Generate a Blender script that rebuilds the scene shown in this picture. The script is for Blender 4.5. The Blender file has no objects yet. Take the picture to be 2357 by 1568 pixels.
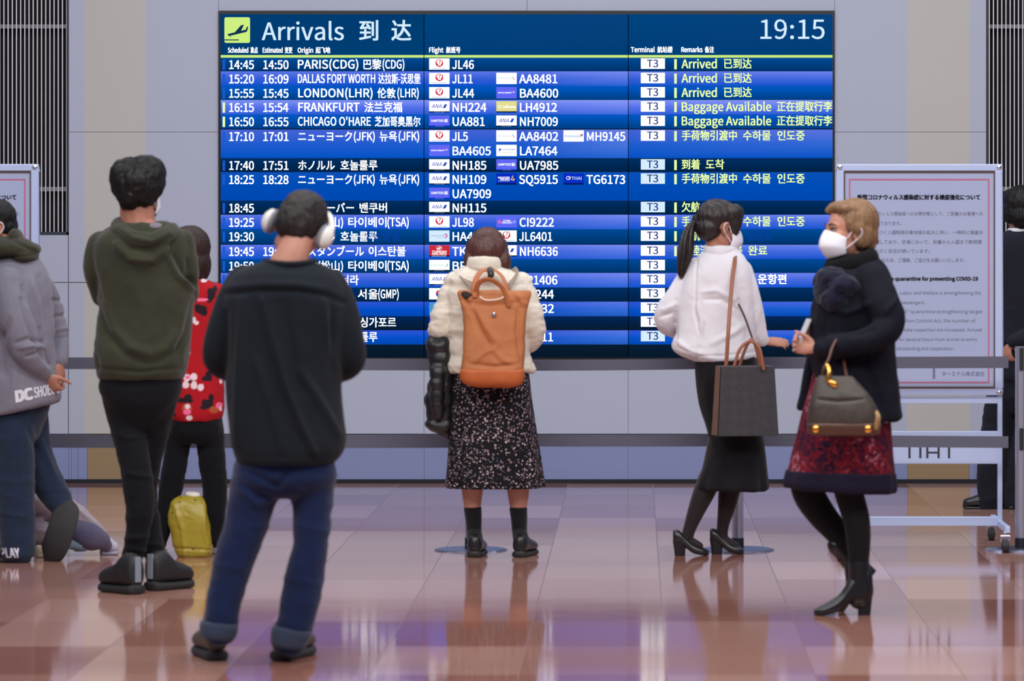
import bpy, bmesh, math, random, os
import numpy as np
from mathutils import Vector, Matrix, Euler
from mathutils.bvhtree import BVHTree

SC = bpy.context.scene
COL = SC.collection
random.seed(7)
RNG = np.random.default_rng(7)

# ------------------------------------------------------------------ camera
# long lens, eye height 1.5 m, looking straight at the wall (+Y); rising/sliding lens keeps the verticals upright
F, CX, CY, EYE = 10000.0, 1460.0, 530.0, 1.5
cam_data = bpy.data.cameras.new('camera')
cam = bpy.data.objects.new('camera', cam_data)
COL.objects.link(cam)
cam.location = (0, 0, EYE)
cam.rotation_euler = (math.pi / 2, 0, 0)
cam_data.sensor_width = 36.0
cam_data.lens = F / 2357 * 36
cam_data.shift_x = (2357 / 2 - CX) / 2357
cam_data.shift_y = (CY - 1568 / 2) / 2357
cam_data.clip_end = 200
cam_data.dof.use_dof = True
cam_data.dof.focus_distance = 25.0
cam_data.dof.aperture_fstop = 5.0
SC.camera = cam

# ------------------------------------------------------------------ world, lamps, exposure
SC.view_settings.view_transform = 'Standard'
SC.view_settings.look = 'None'
SC.view_settings.exposure = 0.0
SC.view_settings.gamma = 1.0
SC.view_settings.use_curve_mapping = False
world = bpy.data.worlds.new('hall_light')
SC.world = world
world.use_nodes = True
bg = world.node_tree.nodes['Background']
bg.inputs[0].default_value = (0.52, 0.60, 0.92, 1)
bg.inputs[1].default_value = 0.26


def area(name, loc, sx, sy, power, color, rot=(0, 0, 0)):
    l = bpy.data.lights.new(name, 'AREA')
    l.shape = 'RECTANGLE'
    l.size, l.size_y = sx, sy
    l.energy = power
    l.color = color
    o = bpy.data.objects.new(name, l)
    o.location = loc
    o.rotation_euler = rot
    COL.objects.link(o)
    return o


area('ceiling_lamp_front', (0, 11.0, 5.6), 11, 2.0, 600, (1.0, 0.95, 0.91), (math.radians(22), 0, 0))
area('ceiling_lamp_middle', (0, 16.0, 5.4), 11, 1.4, 380, (1.0, 0.95, 0.91), (math.radians(10), 0, 0))
area('ceiling_lamp_wall', (0, 21.5, 5.4), 11, 1.2, 290, (0.98, 0.97, 1.0), (math.radians(14), 0, 0))


# ------------------------------------------------------------------ colour and materials
def lin(c):
    out = []
    for v in c[:3]:
        v = v / 255.0
        out.append(v / 12.92 if v <= 0.04045 else ((v + 0.055) / 1.055) ** 2.4)
    return tuple(out) + (1.0,)


def new_mat(name):
    m = bpy.data.materials.new(name)
    m.use_nodes = True
    nt = m.node_tree
    return m, nt, nt.nodes['Principled BSDF']


def mat(name, rgb, rough=0.6, metal=0.0, var=0.08, vscale=6.0, bump=0.0, bscale=120.0, stretch=(1, 1, 1), spec=0.5, sheen=0.0,
        rgb2=None, coat=0.0):
    m, nt, b = new_mat(name)
    b.inputs['Roughness'].default_value = rough
    b.inputs['Metallic'].default_value = metal
    b.inputs['Specular IOR Level'].default_value = spec
    if sheen:
        b.inputs['Sheen Weight'].default_value = sheen
        b.inputs['Sheen Roughness'].default_value = 0.5
    if coat:
        b.inputs['Coat Weight'].default_value = coat
    c = lin(rgb)
    tc = nt.nodes.new('ShaderNodeTexCoord')
    mp = nt.nodes.new('ShaderNodeMapping')
    mp.inputs['Scale'].default_value = stretch
    nt.links.new(tc.outputs['Object'], mp.inputs['Vector'])
    n = nt.nodes.new('ShaderNodeTexNoise')
    n.inputs['Scale'].default_value = vscale
    n.inputs['Detail'].default_value = 4
    nt.links.new(mp.outputs[0], n.inputs['Vector'])
    mx = nt.nodes.new('ShaderNodeMix')
    mx.data_type = 'RGBA'
    mx.inputs[6].default_value = tuple(v * (1 - var) for v in c[:3]) + (1,)
    mx.inputs[7].default_value = lin(rgb2) if rgb2 else tuple(min(1, v * (1 + var)) for v in c[:3]) + (1,)
    nt.links.new(n.outputs['Fac'], mx.inputs[0])
    nt.links.new(mx.outputs[2], b.inputs['Base Color'])
    if bump:
        n2 = nt.nodes.new('ShaderNodeTexNoise')
        n2.inputs['Scale'].default_value = bscale
        n2.inputs['Detail'].default_value = 3
        nt.links.new(mp.outputs[0], n2.inputs['Vector'])
        bp = nt.nodes.new('ShaderNodeBump')
        bp.inputs['Strength'].default_value = bump
        bp.inputs['Distance'].default_value = 0.01
        nt.links.new(n2.outputs['Fac'], bp.inputs['Height'])
        nt.links.new(bp.outputs[0], b.inputs['Normal'])
    return m


def glow(name, rgb, strength=1.0):
    m, nt, b = new_mat(name)
    b.inputs['Base Color'].default_value = (0, 0, 0, 1)
    b.inputs['Roughness'].default_value = 0.4
    b.inputs['Specular IOR Level'].default_value = 0.0
    b.inputs['Emission Color'].default_value = lin(rgb)
    b.inputs['Emission Strength'].default_value = strength
    return m


def glow_attr(name, strength=1.0):
    """screen picture: colours stored on the mesh"""
    m, nt, b = new_mat(name)
    b.inputs['Base Color'].default_value = (0, 0, 0, 1)
    b.inputs['Roughness'].default_value = 0.4
    b.inputs['Specular IOR Level'].default_value = 0.0
    a = nt.nodes.new('ShaderNodeVertexColor')
    a.layer_name = 'pic'
    nt.links.new(a.outputs[0], b.inputs['Emission Color'])
    b.inputs['Emission Strength'].default_value = strength
    return m


# ------------------------------------------------------------------ geometry collecting
def catmull(a, sub):
    a = np.asarray(a, float)
    n = len(a)
    if n < 3 or sub <= 1:
        return a
    out = []
    for i in range(n - 1):
        p0 = a[max(i - 1, 0)]; p1 = a[i]; p2 = a[i + 1]; p3 = a[min(i + 2, n - 1)]
        for k in range(sub):
            t = k / sub
            out.append(0.5 * ((2 * p1) + (-p0 + p2) * t + (2 * p0 - 5 * p1 + 4 * p2 - p3) * t * t + (-p0 + 3 * p1 - 3 * p2 + p3) * t ** 3))
    out.append(a[-1])
    return np.array(out)


class G:
    def __init__(self):
        self.v, self.f, self.m = [], [], []

    def add(self, v, f, m=0):
        o = len(self.v)
        self.v.extend([tuple(map(float, p)) for p in v])
        self.f.extend([tuple(i + o for i in q) for q in f])
        self.m.extend([m] * len(f))

    def grid_rings(self, R, m=0, cap=True):
        n = len(R[0])
        v = [p for r in R for p in r]
        f = []
        for i in range(len(R) - 1):
            for j in range(n):
                a = i * n + j; b = i * n + (j + 1) % n
                f.append((a, b, b + n, a + n))
        if cap:
            c0 = len(v); v.append(np.mean(R[0], axis=0))
            c1 = len(v); v.append(np.mean(R[-1], axis=0))
            for j in range(n):
                f.append((c0, (j + 1) % n, j))
                k = (len(R) - 1) * n
                f.append((c1, k + j, k + (j + 1) % n))
        self.add(v, f, m)

    def tube(self, pts, rad, n=14, sub=4, m=0, caps=True, ref=None):
        P = catmull(pts, sub)
        rr = [(r, r) if np.isscalar(r) else tuple(r) for r in rad]
        Rr = np.maximum(catmull(rr, sub), 0.0005)
        T = np.gradient(P, axis=0)
        T /= np.maximum(np.linalg.norm(T, axis=1, keepdims=True), 1e-9)
        ref = np.array(ref if ref is not None else (0, 1, 0), float)
        a = np.cross(T[0], ref)
        if np.linalg.norm(a) < 0.2:
            a = np.cross(T[0], (0, 0, 1))
            if np.linalg.norm(a) < 0.2:
                a = np.array((1.0, 0, 0))
        a /= np.linalg.norm(a)
        an = np.linspace(0, 2 * math.pi, n, endpoint=False)
        rings = []

        def ring(p, a, b, ra, rb):
            return [p + a * ra * math.cos(t) + b * rb * math.sin(t) for t in an]
        A = []
        for i in range(len(P)):
            a = a - T[i] * np.dot(a, T[i])
            a /= np.linalg.norm(a)
            A.append((a.copy(), np.cross(T[i], a)))
        if caps:
            for th in (80, 55, 28):
                k = math.radians(th); rm = Rr[0].min()
                rings.append(ring(P[0] - T[0] * rm * math.sin(k), A[0][0], A[0][1], Rr[0][0] * math.cos(k), Rr[0][1] * math.cos(k)))
        for i in range(len(P)):
            rings.append(ring(P[i], A[i][0], A[i][1], Rr[i][0], Rr[i][1]))
        if caps:
            for th in (28, 55, 80):
                k = math.radians(th); rm = Rr[-1].min()
                rings.append(ring(P[-1] + T[-1] * rm * math.sin(k), A[-1][0], A[-1][1], Rr[-1][0] * math.cos(k), Rr[-1][1] * math.cos(k)))
        self.grid_rings(rings, m)

    def loft(self, rings, n=40, sub=4, ex=2.3, wav=None, m=0):
        """rings: (cx, cy, cz, rx, ry, slope) horizontal superellipses"""
        A = np.array([tuple(r) + (0.0,) * (6 - len(r)) for r in rings], float)
        A = catmull(A, sub)
        out = []
        for i, (cx, cy, cz, rx, ry, sl) in enumerate(A):
            t = i / max(1, len(A) - 1)
            r = []
            for k in range(n):
                a = 2 * math.pi * k / n
                c, s = math.cos(a), math.sin(a)
                w = 1.0 if wav is None else wav(a, t)
                x = rx * w * math.copysign(abs(c) ** (2 / ex), c)
                y = ry * w * math.copysign(abs(s) ** (2 / ex), s)
                r.append(np.array((cx + x, cy + y, cz + sl * x)))
            out.append(r)
        self.grid_rings(out, m)

    def ell(self, c, r, R=None, n=20, k=12, m=0):
        c = np.asarray(c, float)
        rings = []
        for i in range(1, k):
            ph = math.pi * i / k
            ring = []
            for j in range(n):
                a = 2 * math.pi * j / n
                p = np.array((r[0] * math.sin(ph) * math.cos(a), r[1] * math.sin(ph) * math.sin(a), r[2] * math.cos(ph)))
                if R is not None:
                    p = R @ p
                ring.append(c + p)
            rings.append(ring)
        self.grid_rings(rings, m)

    def box(self, a, b, m=0, R=None, o=None):
        x0, y0, z0 = a; x1, y1, z1 = b
        v = [(x0, y0, z0), (x1, y0, z0), (x1, y1, z0), (x0, y1, z0), (x0, y0, z1), (x1, y0, z1), (x1, y1, z1), (x0, y1, z1)]
        if R is not None:
            v = [np.asarray(o) + R @ np.array(p) for p in v]
        self.add(v, [(0, 3, 2, 1), (4, 5, 6, 7), (0, 1, 5, 4), (1, 2, 6, 5), (2, 3, 7, 6), (3, 0, 4, 7)], m)

    def cyl(self, p0, p1, r0, r1=None, n=24, m=0):
        r1 = r0 if r1 is None else r1
        p0 = np.asarray(p0, float); p1 = np.asarray(p1, float)
        t = (p1 - p0) / np.linalg.norm(p1 - p0)
        a = np.cross(t, (0, 0, 1.0) if abs(t[2]) < 0.9 else (1.0, 0, 0)); a /= np.linalg.norm(a)
        b = np.cross(t, a)
        R = []
        for p, r in ((p0, r0), (p1, r1)):
            R.append([p + (a * math.cos(2 * math.pi * k / n) + b * math.sin(2 * math.pi * k / n)) * r for k in range(n)])
        self.grid_rings(R, m)

    def poly(self, pts, y0, y1, m=0):
        """flat outline (x, z) given a thickness from y0 (front) to y1"""
        n = len(pts)
        v = [(x, y0, z) for x, z in pts] + [(x, y1, z) for x, z in pts]
        f = [tuple(range(n)), tuple(range(2 * n - 1, n - 1, -1))]
        f += [(i, i + n, (i + 1) % n + n, (i + 1) % n) for i in range(n)]
        self.add(v, f, m)

    def xf(self, M, start=0):
        M = np.asarray(M)
        for i in range(start, len(self.v)):
            self.v[i] = tuple((M[:3, :3] @ np.array(self.v[i])) + M[:3, 3])


def link(name, me, parent=None):
    o = bpy.data.objects.new(name, me)
    COL.objects.link(o)
    if parent is not None:
        o.parent = parent
    return o


def mesh_from(v, f, mats, mi=None, smooth=False):
    me = bpy.data.meshes.new('mesh')
    me.from_pydata([tuple(p) for p in v], [], [tuple(q) for q in f])
    for m in (mats if isinstance(mats, (list, tuple)) else [mats]):
        me.materials.append(m)
    if mi is not None and len(mi) == len(me.polygons):
        me.polygons.foreach_set('material_index', np.array(mi, dtype=np.int32))
    if smooth:
        me.polygons.foreach_set('use_smooth', np.ones(len(me.polygons), dtype=bool))
    me.update()
    return me


def root_loc(o):
    p = np.zeros(3)
    while o is not None:
        p += np.array(o.location); o = o.parent
    return p


def bevelled(me, w):
    bm = bmesh.new(); bm.from_mesh(me)
    bmesh.ops.remove_doubles(bm, verts=bm.verts, dist=1e-6)
    ed = [e for e in bm.edges if len(e.link_faces) == 2 and e.calc_face_angle() > 0.6]
    bmesh.ops.bevel(bm, geom=ed, offset=w, segments=2, affect='EDGES', profile=0.6, clamp_overlap=True)
    bm.to_mesh(me); bm.free()


def fix_normals(me):
    bm = bmesh.new(); bm.from_mesh(me)
    bmesh.ops.recalc_face_normals(bm, faces=bm.faces)
    bm.to_mesh(me); bm.free()


def hard(name, g, mats, parent=None, bevel=0.0, smooth=False):
    """mesh in world metres; stored relative to its parent's origin"""
    off = root_loc(parent) if parent is not None else np.zeros(3)
    v = np.array(g.v) - off
    me = mesh_from(v, g.f, mats, g.m, smooth)
    fix_normals(me)
    if bevel:
        bevelled(me, bevel)
    return link(name, me, parent)


# value noise, vectorised
_PERM = RNG.random(4096)


def vnoise(p):
    i = np.floor(p).astype(np.int64); f = p - i
    f = f * f * (3 - 2 * f)
    out = 0
    for dx in (0, 1):
        for dy in (0, 1):
            for dz in (0, 1):
                h = ((i[:, 0] + dx) * 73856093 ^ (i[:, 1] + dy) * 19349663 ^ (i[:, 2] + dz) * 83492791) % 4096
                w = (f[:, 0] if dx else 1 - f[:, 0]) * (f[:, 1] if dy else 1 - f[:, 1]) * (f[:, 2] if dz else 1 - f[:, 2])
                out = out + _PERM[h] * w
    return out * 2 - 1


def to_px(w):
    d = w[:, 1]
    return np.stack([CX + w[:, 0] * F / d, CY - (w[:, 2] - EYE) * F / d], axis=1)


def seg_field(px, line, w):
    """smooth bump field around a polyline given in picture-plane units of the wearer"""
    best = np.full(len(px), 1e9); tt = np.zeros(len(px)); L = len(line) - 1
    for i in range(L):
        a = np.array(line[i], float); b = np.array(line[i + 1], float)
        ab = b - a
        t = np.clip(((px - a) @ ab) / (ab @ ab), 0, 1)
        d = np.linalg.norm(px - (a + t[:, None] * ab), axis=1)
        q = d < best
        best[q] = d[q]; tt[q] = (i + t[q]) / L
    return np.exp(-(best / w) ** 2) * np.sqrt(np.clip(np.sin(np.pi * (0.08 + 0.84 * tt)), 0, 1))


def soft(name, g, m, parent, voxel=0.007, smooth=4, creases=(), wr=None, grooves=None, quilt=None, extra=None, pattern=None):
    """fuse the overlapping shapes of one piece into a single smooth skin, then fold it"""
    tmp = mesh_from(g.v, g.f, m)
    fix_islands(tmp)
    o = bpy.data.objects.new('tmp', tmp)
    COL.objects.link(o)
    md = o.modifiers.new('r', 'REMESH')
    md.mode = 'VOXEL'; md.voxel_size = voxel; md.adaptivity = 0
    dg = bpy.context.evaluated_depsgraph_get()
    me = bpy.data.meshes.new_from_object(o.evaluated_get(dg))
    bpy.data.objects.remove(o)
    bpy.data.meshes.remove(tmp)
    n = len(me.vertices)
    V = np.empty(n * 3); me.vertices.foreach_get('co', V); V = V.reshape(-1, 3)
    E = np.empty(len(me.edges) * 2, dtype=np.int64); me.edges.foreach_get('vertices', E); E = E.reshape(-1, 2)
    deg = np.bincount(E.ravel(), minlength=n).astype(float)[:, None]
    for _ in range(smooth):
        acc = np.zeros_like(V)
        for c in range(3):
            acc[:, c] = np.bincount(E[:, 0], V[E[:, 1], c], n) + np.bincount(E[:, 1], V[E[:, 0], c], n)
        V = V * 0.4 + (acc / np.maximum(deg, 1)) * 0.6
    me.vertices.foreach_set('co', V.ravel()); me.update()
    N = np.empty(n * 3); me.vertices.foreach_get('normal', N); N = N.reshape(-1, 3)
    disp = np.zeros(n)
    P = to_px(V)
    for line, w, h in creases:
        disp += seg_field(P, line, w) * h * 1.5
    if wr:
        for amp, sc, st in wr:
            q = V * np.array(st) * sc
            warp = vnoise(q * 0.6 + 11.3)[:, None] * 0.8
            a = vnoise(q + warp)
            disp += amp * (1 - np.abs(a) * 2) * 0.6 + amp * 0.4 * vnoise(q * 2.1 + 5)
    if grooves:
        c, amp, fr = grooves          # strands running down around an upright axis
        ang = np.arctan2(V[:, 1] - c[1], V[:, 0] - c[0])
        q = np.stack([np.cos(ang) * fr, np.sin(ang) * fr, (V[:, 2] - c[2]) * 6], axis=1)
        disp += amp * vnoise(q) + amp * 0.6 * vnoise(q * 2.3)
    if quilt:
        amp, pitch, off = quilt
        disp += amp * (np.abs(np.sin(math.pi * (V[:, 2] - off) / pitch)) - 0.5)
    if extra:
        disp += extra(V, P)
    V = V + N * disp[:, None]
    V2 = V - (root_loc(parent) if parent is not None else 0)
    me.vertices.foreach_set('co', V2.ravel())
    me.polygons.foreach_set('use_smooth', np.ones(len(me.polygons), dtype=bool))
    me.materials.clear(); me.materials.append(m)
    if pattern:
        at = me.color_attributes.new('pic', 'FLOAT_COLOR', 'POINT')
        colr = np.ones((n, 4)); colr[:, :3] = pattern(V, P)
        at.data.foreach_set('color', colr.ravel())
    me.update()
    return link(name, me, parent)


def fix_islands(me):
    bm = bmesh.new(); bm.from_mesh(me)
    bmesh.ops.recalc_face_normals(bm, faces=bm.faces)
    bm.to_mesh(me); bm.free()


def empty(name, loc, label, cat, group=None, rz=0.0):
    o = bpy.data.objects.new(name, None)
    COL.objects.link(o)
    o.location = loc
    o.rotation_euler = (0, 0, rz)
    o.empty_display_size = 0.1
    tag(o, label, cat, group)
    return o


def tag(o, label, cat, group=None):
    o['label'] = label; o['category'] = cat
    if group:
        o['group'] = group
    return o


def structure(o):
    o['kind'] = 'structure'
    return o


def W(px, py, d):
    return np.array(((px - CX) * d / F, d, EYE - (py - CY) * d / F))


# ------------------------------------------------------------------ lettering
_fdir = os.path.join(bpy.utils.system_resource('DATAFILES'), 'fonts')
try:
    FONT = bpy.data.fonts.load(os.path.join(_fdir, 'Noto Sans CJK Regular.woff2'))
except Exception:
    FONT = None
_tcache = {}


def text_mesh(s, bold=0.012, italic=0.0):
    k = (s, bold, italic)
    if k in _tcache:
        return _tcache[k]
    bold = 0.0
    c = bpy.data.curves.new('t', 'FONT')
    c.body = s
    if FONT:
        c.font = FONT
    c.size = 1.0
    c.offset = bold
    c.shear = italic
    c.resolution_u = 3
    o = bpy.data.objects.new('t', c)
    COL.objects.link(o)
    me = bpy.data.meshes.new_from_object(o)
    n = len(me.vertices)
    V = np.empty(n * 3); me.vertices.foreach_get('co', V); V = V.reshape(-1, 3)[:, :2]
    Fc = [tuple(p.vertices) for p in me.polygons]
    bpy.data.objects.remove(o); bpy.data.curves.remove(c); bpy.data.meshes.remove(me)
    _tcache[k] = (V, Fc)
    return _tcache[k]


def cap_height(bold):
    V, _ = text_mesh('H', 0.0)
    return V[:, 1].max() - V[:, 1].min()


def put_text(g, s, x0, x1, base, cap, y, m=0, bold=0.012, italic=0.0, d=None, box=None):
    """letters standing on the line py = base, squeezed or widened between x0 and x1, cap height in the same units"""
    V, Fc = text_mesh(s, 0.0, italic)
    if not len(V):
        return
    d = d or y
    if bold > 0:                    # heavier strokes: the outline laid down again a hair to each side
        n = len(V); e = bold * 0.9
        sh = [(-e, -e * 0.6), (e, -e * 0.6), (-e, e * 0.6), (e, e * 0.6)]
        Fc = [tuple(i + n * k for i in q) for k in range(4) for q in Fc]
        V = np.concatenate([V + np.array(q) for q in sh])
    lo, hi = V.min(0), V.max(0)
    k = cap / cap_height(bold)
    X = (V[:, 0] - lo[0]) * (k if x1 is None else (x1 - x0) / (hi[0] - lo[0])) + x0
    if box:
        Y = box[1] - (V[:, 1] - lo[1]) / (hi[1] - lo[1]) * (box[1] - box[0])
    else:
        Y = base - V[:, 1] * k
    pts = [W(a, b, d) for a, b in zip(X, Y)]
    pts = [(p[0], y, p[2]) for p in pts]
    g.add(pts, Fc, m)


def rect(g, x0, y0, x1, y1, y, m=0, t=0.0, d=None):
    d = d or y
    a = W(x0, y1, d); b = W(x1, y0, d)
    if t:
        g.box((a[0], y, a[2]), (b[0], y + t, b[2]), m)
    else:
        g.add([(a[0], y, a[2]), (b[0], y, a[2]), (b[0], y, b[2]), (a[0], y, b[2])], [(0, 1, 2, 3)], m)


def shape(g, pts, y, m=0, d=None):
    d = d or y
    g.add([(W(a, b, d)[0], y, W(a, b, d)[2]) for a, b in pts], [tuple(range(len(pts)))], m)


def disc_pts(cx, cy, rx, ry=None, a0=0, a1=360, n=20):
    ry = rx if ry is None else ry
    return [(cx + rx * math.cos(math.radians(a0 + (a1 - a0) * k / n)), cy + ry * math.sin(math.radians(a0 + (a1 - a0) * k / n))) for k in range(n if abs(a1 - a0) == 360 else n + 1)]

# ================================================================== the hall
WD = 25.7                                    # distance of the wall
M_cool = mat('wall_panel_grey', (168, 175, 193), 0.55, var=0.03, vscale=1.5, bump=0.03, bscale=300)
M_warm = mat('wall_panel_cream', (180, 179, 174), 0.55, var=0.03, vscale=1.5, bump=0.03, bscale=300)
M_gap = mat('panel_gap', (92, 90, 98), 0.8)
M_steel = mat('brushed_steel', (150, 164, 206), 0.26, 0.45, var=0.05, vscale=3, stretch=(1, 1, 40))
M_gold = mat('champagne_steel', (172, 148, 112), 0.3, 0.5, var=0.05, vscale=3, stretch=(1, 1, 40))
M_black = mat('black_skirting', (22, 24, 32), 0.35)
M_fin = mat('fin_metal', (205, 204, 212), 0.4, 0.2)
M_void = mat('dark_void', (14, 14, 16), 0.9)
M_finframe = mat('fin_frame', (30, 44, 58), 0.5)


def floor_mat():
    m, nt, b = new_mat('polished_granite')
    L = nt.links
    tc = nt.nodes.new('ShaderNodeTexCoord')
    sep = nt.nodes.new('ShaderNodeSeparateXYZ'); L.new(tc.outputs['Object'], sep.inputs[0])

    def math_(op, a, bv=None, c=None):
        n = nt.nodes.new('ShaderNodeMath'); n.operation = op
        for i, q in enumerate((a, bv, c)):
            if q is None:
                continue
            if isinstance(q, (int, float)):
                n.inputs[i].default_value = q
            else:
                L.new(q, n.inputs[i])
        return n.outputs[0]
    u = math_('MULTIPLY_ADD', sep.outputs[0], 2.0, -0.22 + 40)     # half-metre tiles
    v = math_('MULTIPLY_ADD', sep.outputs[1], 1.0, 0.35)
    fu, fv = math_('FLOOR', u), math_('FLOOR', v)
    cmb = nt.nodes.new('ShaderNodeCombineXYZ'); L.new(fu, cmb.inputs[0]); L.new(fv, cmb.inputs[1])
    wn = nt.nodes.new('ShaderNodeTexWhiteNoise'); wn.noise_dimensions = '2D'; L.new(cmb.outputs[0], wn.inputs['Vector'])
    ramp = nt.nodes.new('ShaderNodeValToRGB'); L.new(wn.outputs['Value'], ramp.inputs[0])
    ramp.color_ramp.elements[0].color = lin((148, 96, 82))
    ramp.color_ramp.elements[1].color = lin((188, 146, 134))
    e = ramp.color_ramp.elements.new(0.5); e.color = lin((166, 118, 104))
    gr = nt.nodes.new('ShaderNodeTexNoise'); gr.inputs['Scale'].default_value = 90; gr.inputs['Detail'].default_value = 5
    L.new(tc.outputs['Object'], gr.inputs['Vector'])
    mx = nt.nodes.new('ShaderNodeMix'); mx.data_type = 'RGBA'; mx.blend_type = 'OVERLAY'; mx.inputs[0].default_value = 0.25
    L.new(ramp.outputs[0], mx.inputs[6]); L.new(gr.outputs['Fac'], mx.inputs[7])
    du = math_('ABSOLUTE', math_('SUBTRACT', math_('FRACT', u), 0.5))
    dv = math_('ABSOLUTE', math_('SUBTRACT', math_('FRACT', v), 0.5))
    j = math_('MAXIMUM', math_('GREATER_THAN', du, 0.5 - 0.0035), math_('GREATER_THAN', dv, 0.5 - 0.0015))
    mj = nt.nodes.new('ShaderNodeMix'); mj.data_type = 'RGBA'
    L.new(j, mj.inputs[0]); L.new(mx.outputs[2], mj.inputs[6]); mj.inputs[7].default_value = lin((104, 76, 66))
    L.new(mj.outputs[2], b.inputs['Base Color'])
    rg = math_('MULTIPLY_ADD', wn.outputs['Value'], 0.02, 0.065)
    rg = math_('MULTIPLY_ADD', j, 0.3, rg)
    L.new(rg, b.inputs['Roughness'])
    b.inputs['IOR'].default_value = 2.1
    nb = nt.nodes.new('ShaderNodeTexNoise'); nb.inputs['Scale'].default_value = 2.2
    L.new(tc.outputs['Object'], nb.inputs['Vector'])
    bp = nt.nodes.new('ShaderNodeBump'); bp.inputs['Strength'].default_value = 0.02; bp.inputs['Distance'].default_value = 0.02
    L.new(nb.outputs['Fac'], bp.inputs['Height']); L.new(bp.outputs[0], b.inputs['Normal'])
    return m


g = G()
g.box((-14, -6, -0.1), (12, WD + 0.4, 0.0))
structure(hard('floor', g, floor_mat()))

# the wall: separate cladding panels over a dark core, real open joints between them
g = G()
core0, core1 = W(-900, -900, WD), W(3300, 1113, WD)
g.box((core0[0], WD + 0.30, -0.02), (core1[0], WD + 0.40, core0[2]), 2)


def panel(x0, y0, x1, y1, m=0, t=0.05, back=0.0, el=0.0012, er=0.0012):
    a, b = W(x0, y1, WD), W(x1, y0, WD)
    e = 0.0012
    g.box((a[0] + el, WD + back, a[2] + e), (b[0] - er, WD + back + t, b[2] - e), m)


TOPY = -900
for xa, xb in ((503, 1213), (1213, 1921)):
    panel(xa, TOPY, xb, 25)
for xa, xb, mm in ((158, 194, 0), (194, 335, 1), (335, 503, 0), (1921, 2088, 0), (2088, 2232, 1), (2232, 2270, 0)):
    k = dict(el=0.0012 if xa in (158, 1921) else 0.0, er=0.0012 if xb in (503, 2270) else 0.0)
    panel(xa, TOPY, xb, 304, mm, **k)
    panel(xa, 304, xb, 650, mm, **k)
    panel(xa, 651, xb, 999, mm, **k)
for xa, xb in ((-300, 157), (-900, -300), (2271, 2750), (2750, 3300)):
    panel(xa, 541, xb, 650); panel(xa, 651, xb, 999)
panel(-900, TOPY, -310, 540); panel(2760, TOPY, 3300, 540)
for xa, xb in ((503, 976), (976, 1446), (1446, 1921)):
    panel(xa, 827, xb, 999)
# thin backing so the joints read as shadow gaps, not holes
a, b = W(-900, 1000, WD), W(3300, TOPY, WD)
for x0, x1, y0, y1 in ((158, 503, TOPY, 1000), (1921, 2270, TOPY, 1000), (503, 1921, TOPY, 26), (503, 1921, 826, 1000), (-900, 158, 541, 1000), (2270, 3300, 541, 1000)):
    p, q = W(x0, y1, WD), W(x1, y0, WD)
    g.box((p[0], WD + 0.004, p[2]), (q[0], WD + 0.07, q[2]), 2)
structure(hard('wall_back', g, [M_cool, M_warm, M_gap]))

# metal plinth band with champagne-coloured pieces under the cream panels
g = G()
xs = [(-900, 157, 0), (157, 163, 0), (163, 178, 0), (178, 199, 0), (199, 335, 1), (335, 503, 0), (503, 976, 0), (976, 1446, 0), (1446, 1921, 0), (1921, 2090, 0), (2090, 2232, 1), (2232, 2245, 0), (2245, 3300, 0)]
for xa, xb, mm in xs:
    p, q = W(xa, 1104, WD), W(xb, 1001, WD)
    g.box((p[0] + 0.0008, WD + 0.03, p[2]), (q[0] - 0.0008, WD + 0.06, q[2]), mm)
p, q = W(-900, 1104, WD), W(3300, 1001, WD)
g.box((p[0], WD + 0.034, p[2] + 0.001), (q[0], WD + 0.07, q[2] - 0.001), 2)
structure(hard('trim_1', g, [M_steel, M_gold, M_gap]))
g = G()
p, q = W(-900, 1113, WD), W(3300, 1104, WD)
g.box((p[0], WD + 0.02, 0.0), (q[0], WD + 0.3, q[2]))
structure(hard('baseboard_back', g, M_black))


def fin_screen(name, x0, x1, first, edge_right):
    g = G()
    y0, y1 = TOPY, 541
    p, q = W(x0, y1, WD), W(x1, y0, WD)
    g.box((p[0], WD + 0.14, p[2]), (q[0], WD + 0.16, q[2]), 1)
    # frame round the opening
    fr = 0.012
    g.box((p[0], WD + 0.01, p[2]), (p[0] + fr, WD + 0.14, q[2]), 2)
    g.box((q[0] - fr, WD + 0.01, p[2]), (q[0], WD + 0.14, q[2]), 2)
    g.box((p[0], WD + 0.01, p[2]), (q[0], WD + 0.14, W(0, 534, WD)[2]), 2)
    for ya, yb in ((55, 64), (430, 440), (-330, -320)):
        g.box((p[0], WD + 0.07, W(0, yb, WD)[2]), (q[0], WD + 0.10, W(0, ya, WD)[2]), 3)
    x = first
    while x0 + 3 < x < x1 - 3:
        a, b = W(x - 1.15, 534, WD), W(x + 1.15, y0, WD)
        g.box((a[0], WD + 0.015, a[2]), (b[0], WD + 0.03, b[2]), 0)
        x += 9.63 if not edge_right else -9.63
    return structure(hard(name, g, [M_fin, M_void, M_finframe, mat('fin_rail', (150, 148, 152), 0.5)]))


fin_screen('wall_left', -300, 157.5, 152.5, True)
fin_screen('wall_right', 2270, 2760, 2277.5, False)

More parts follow.
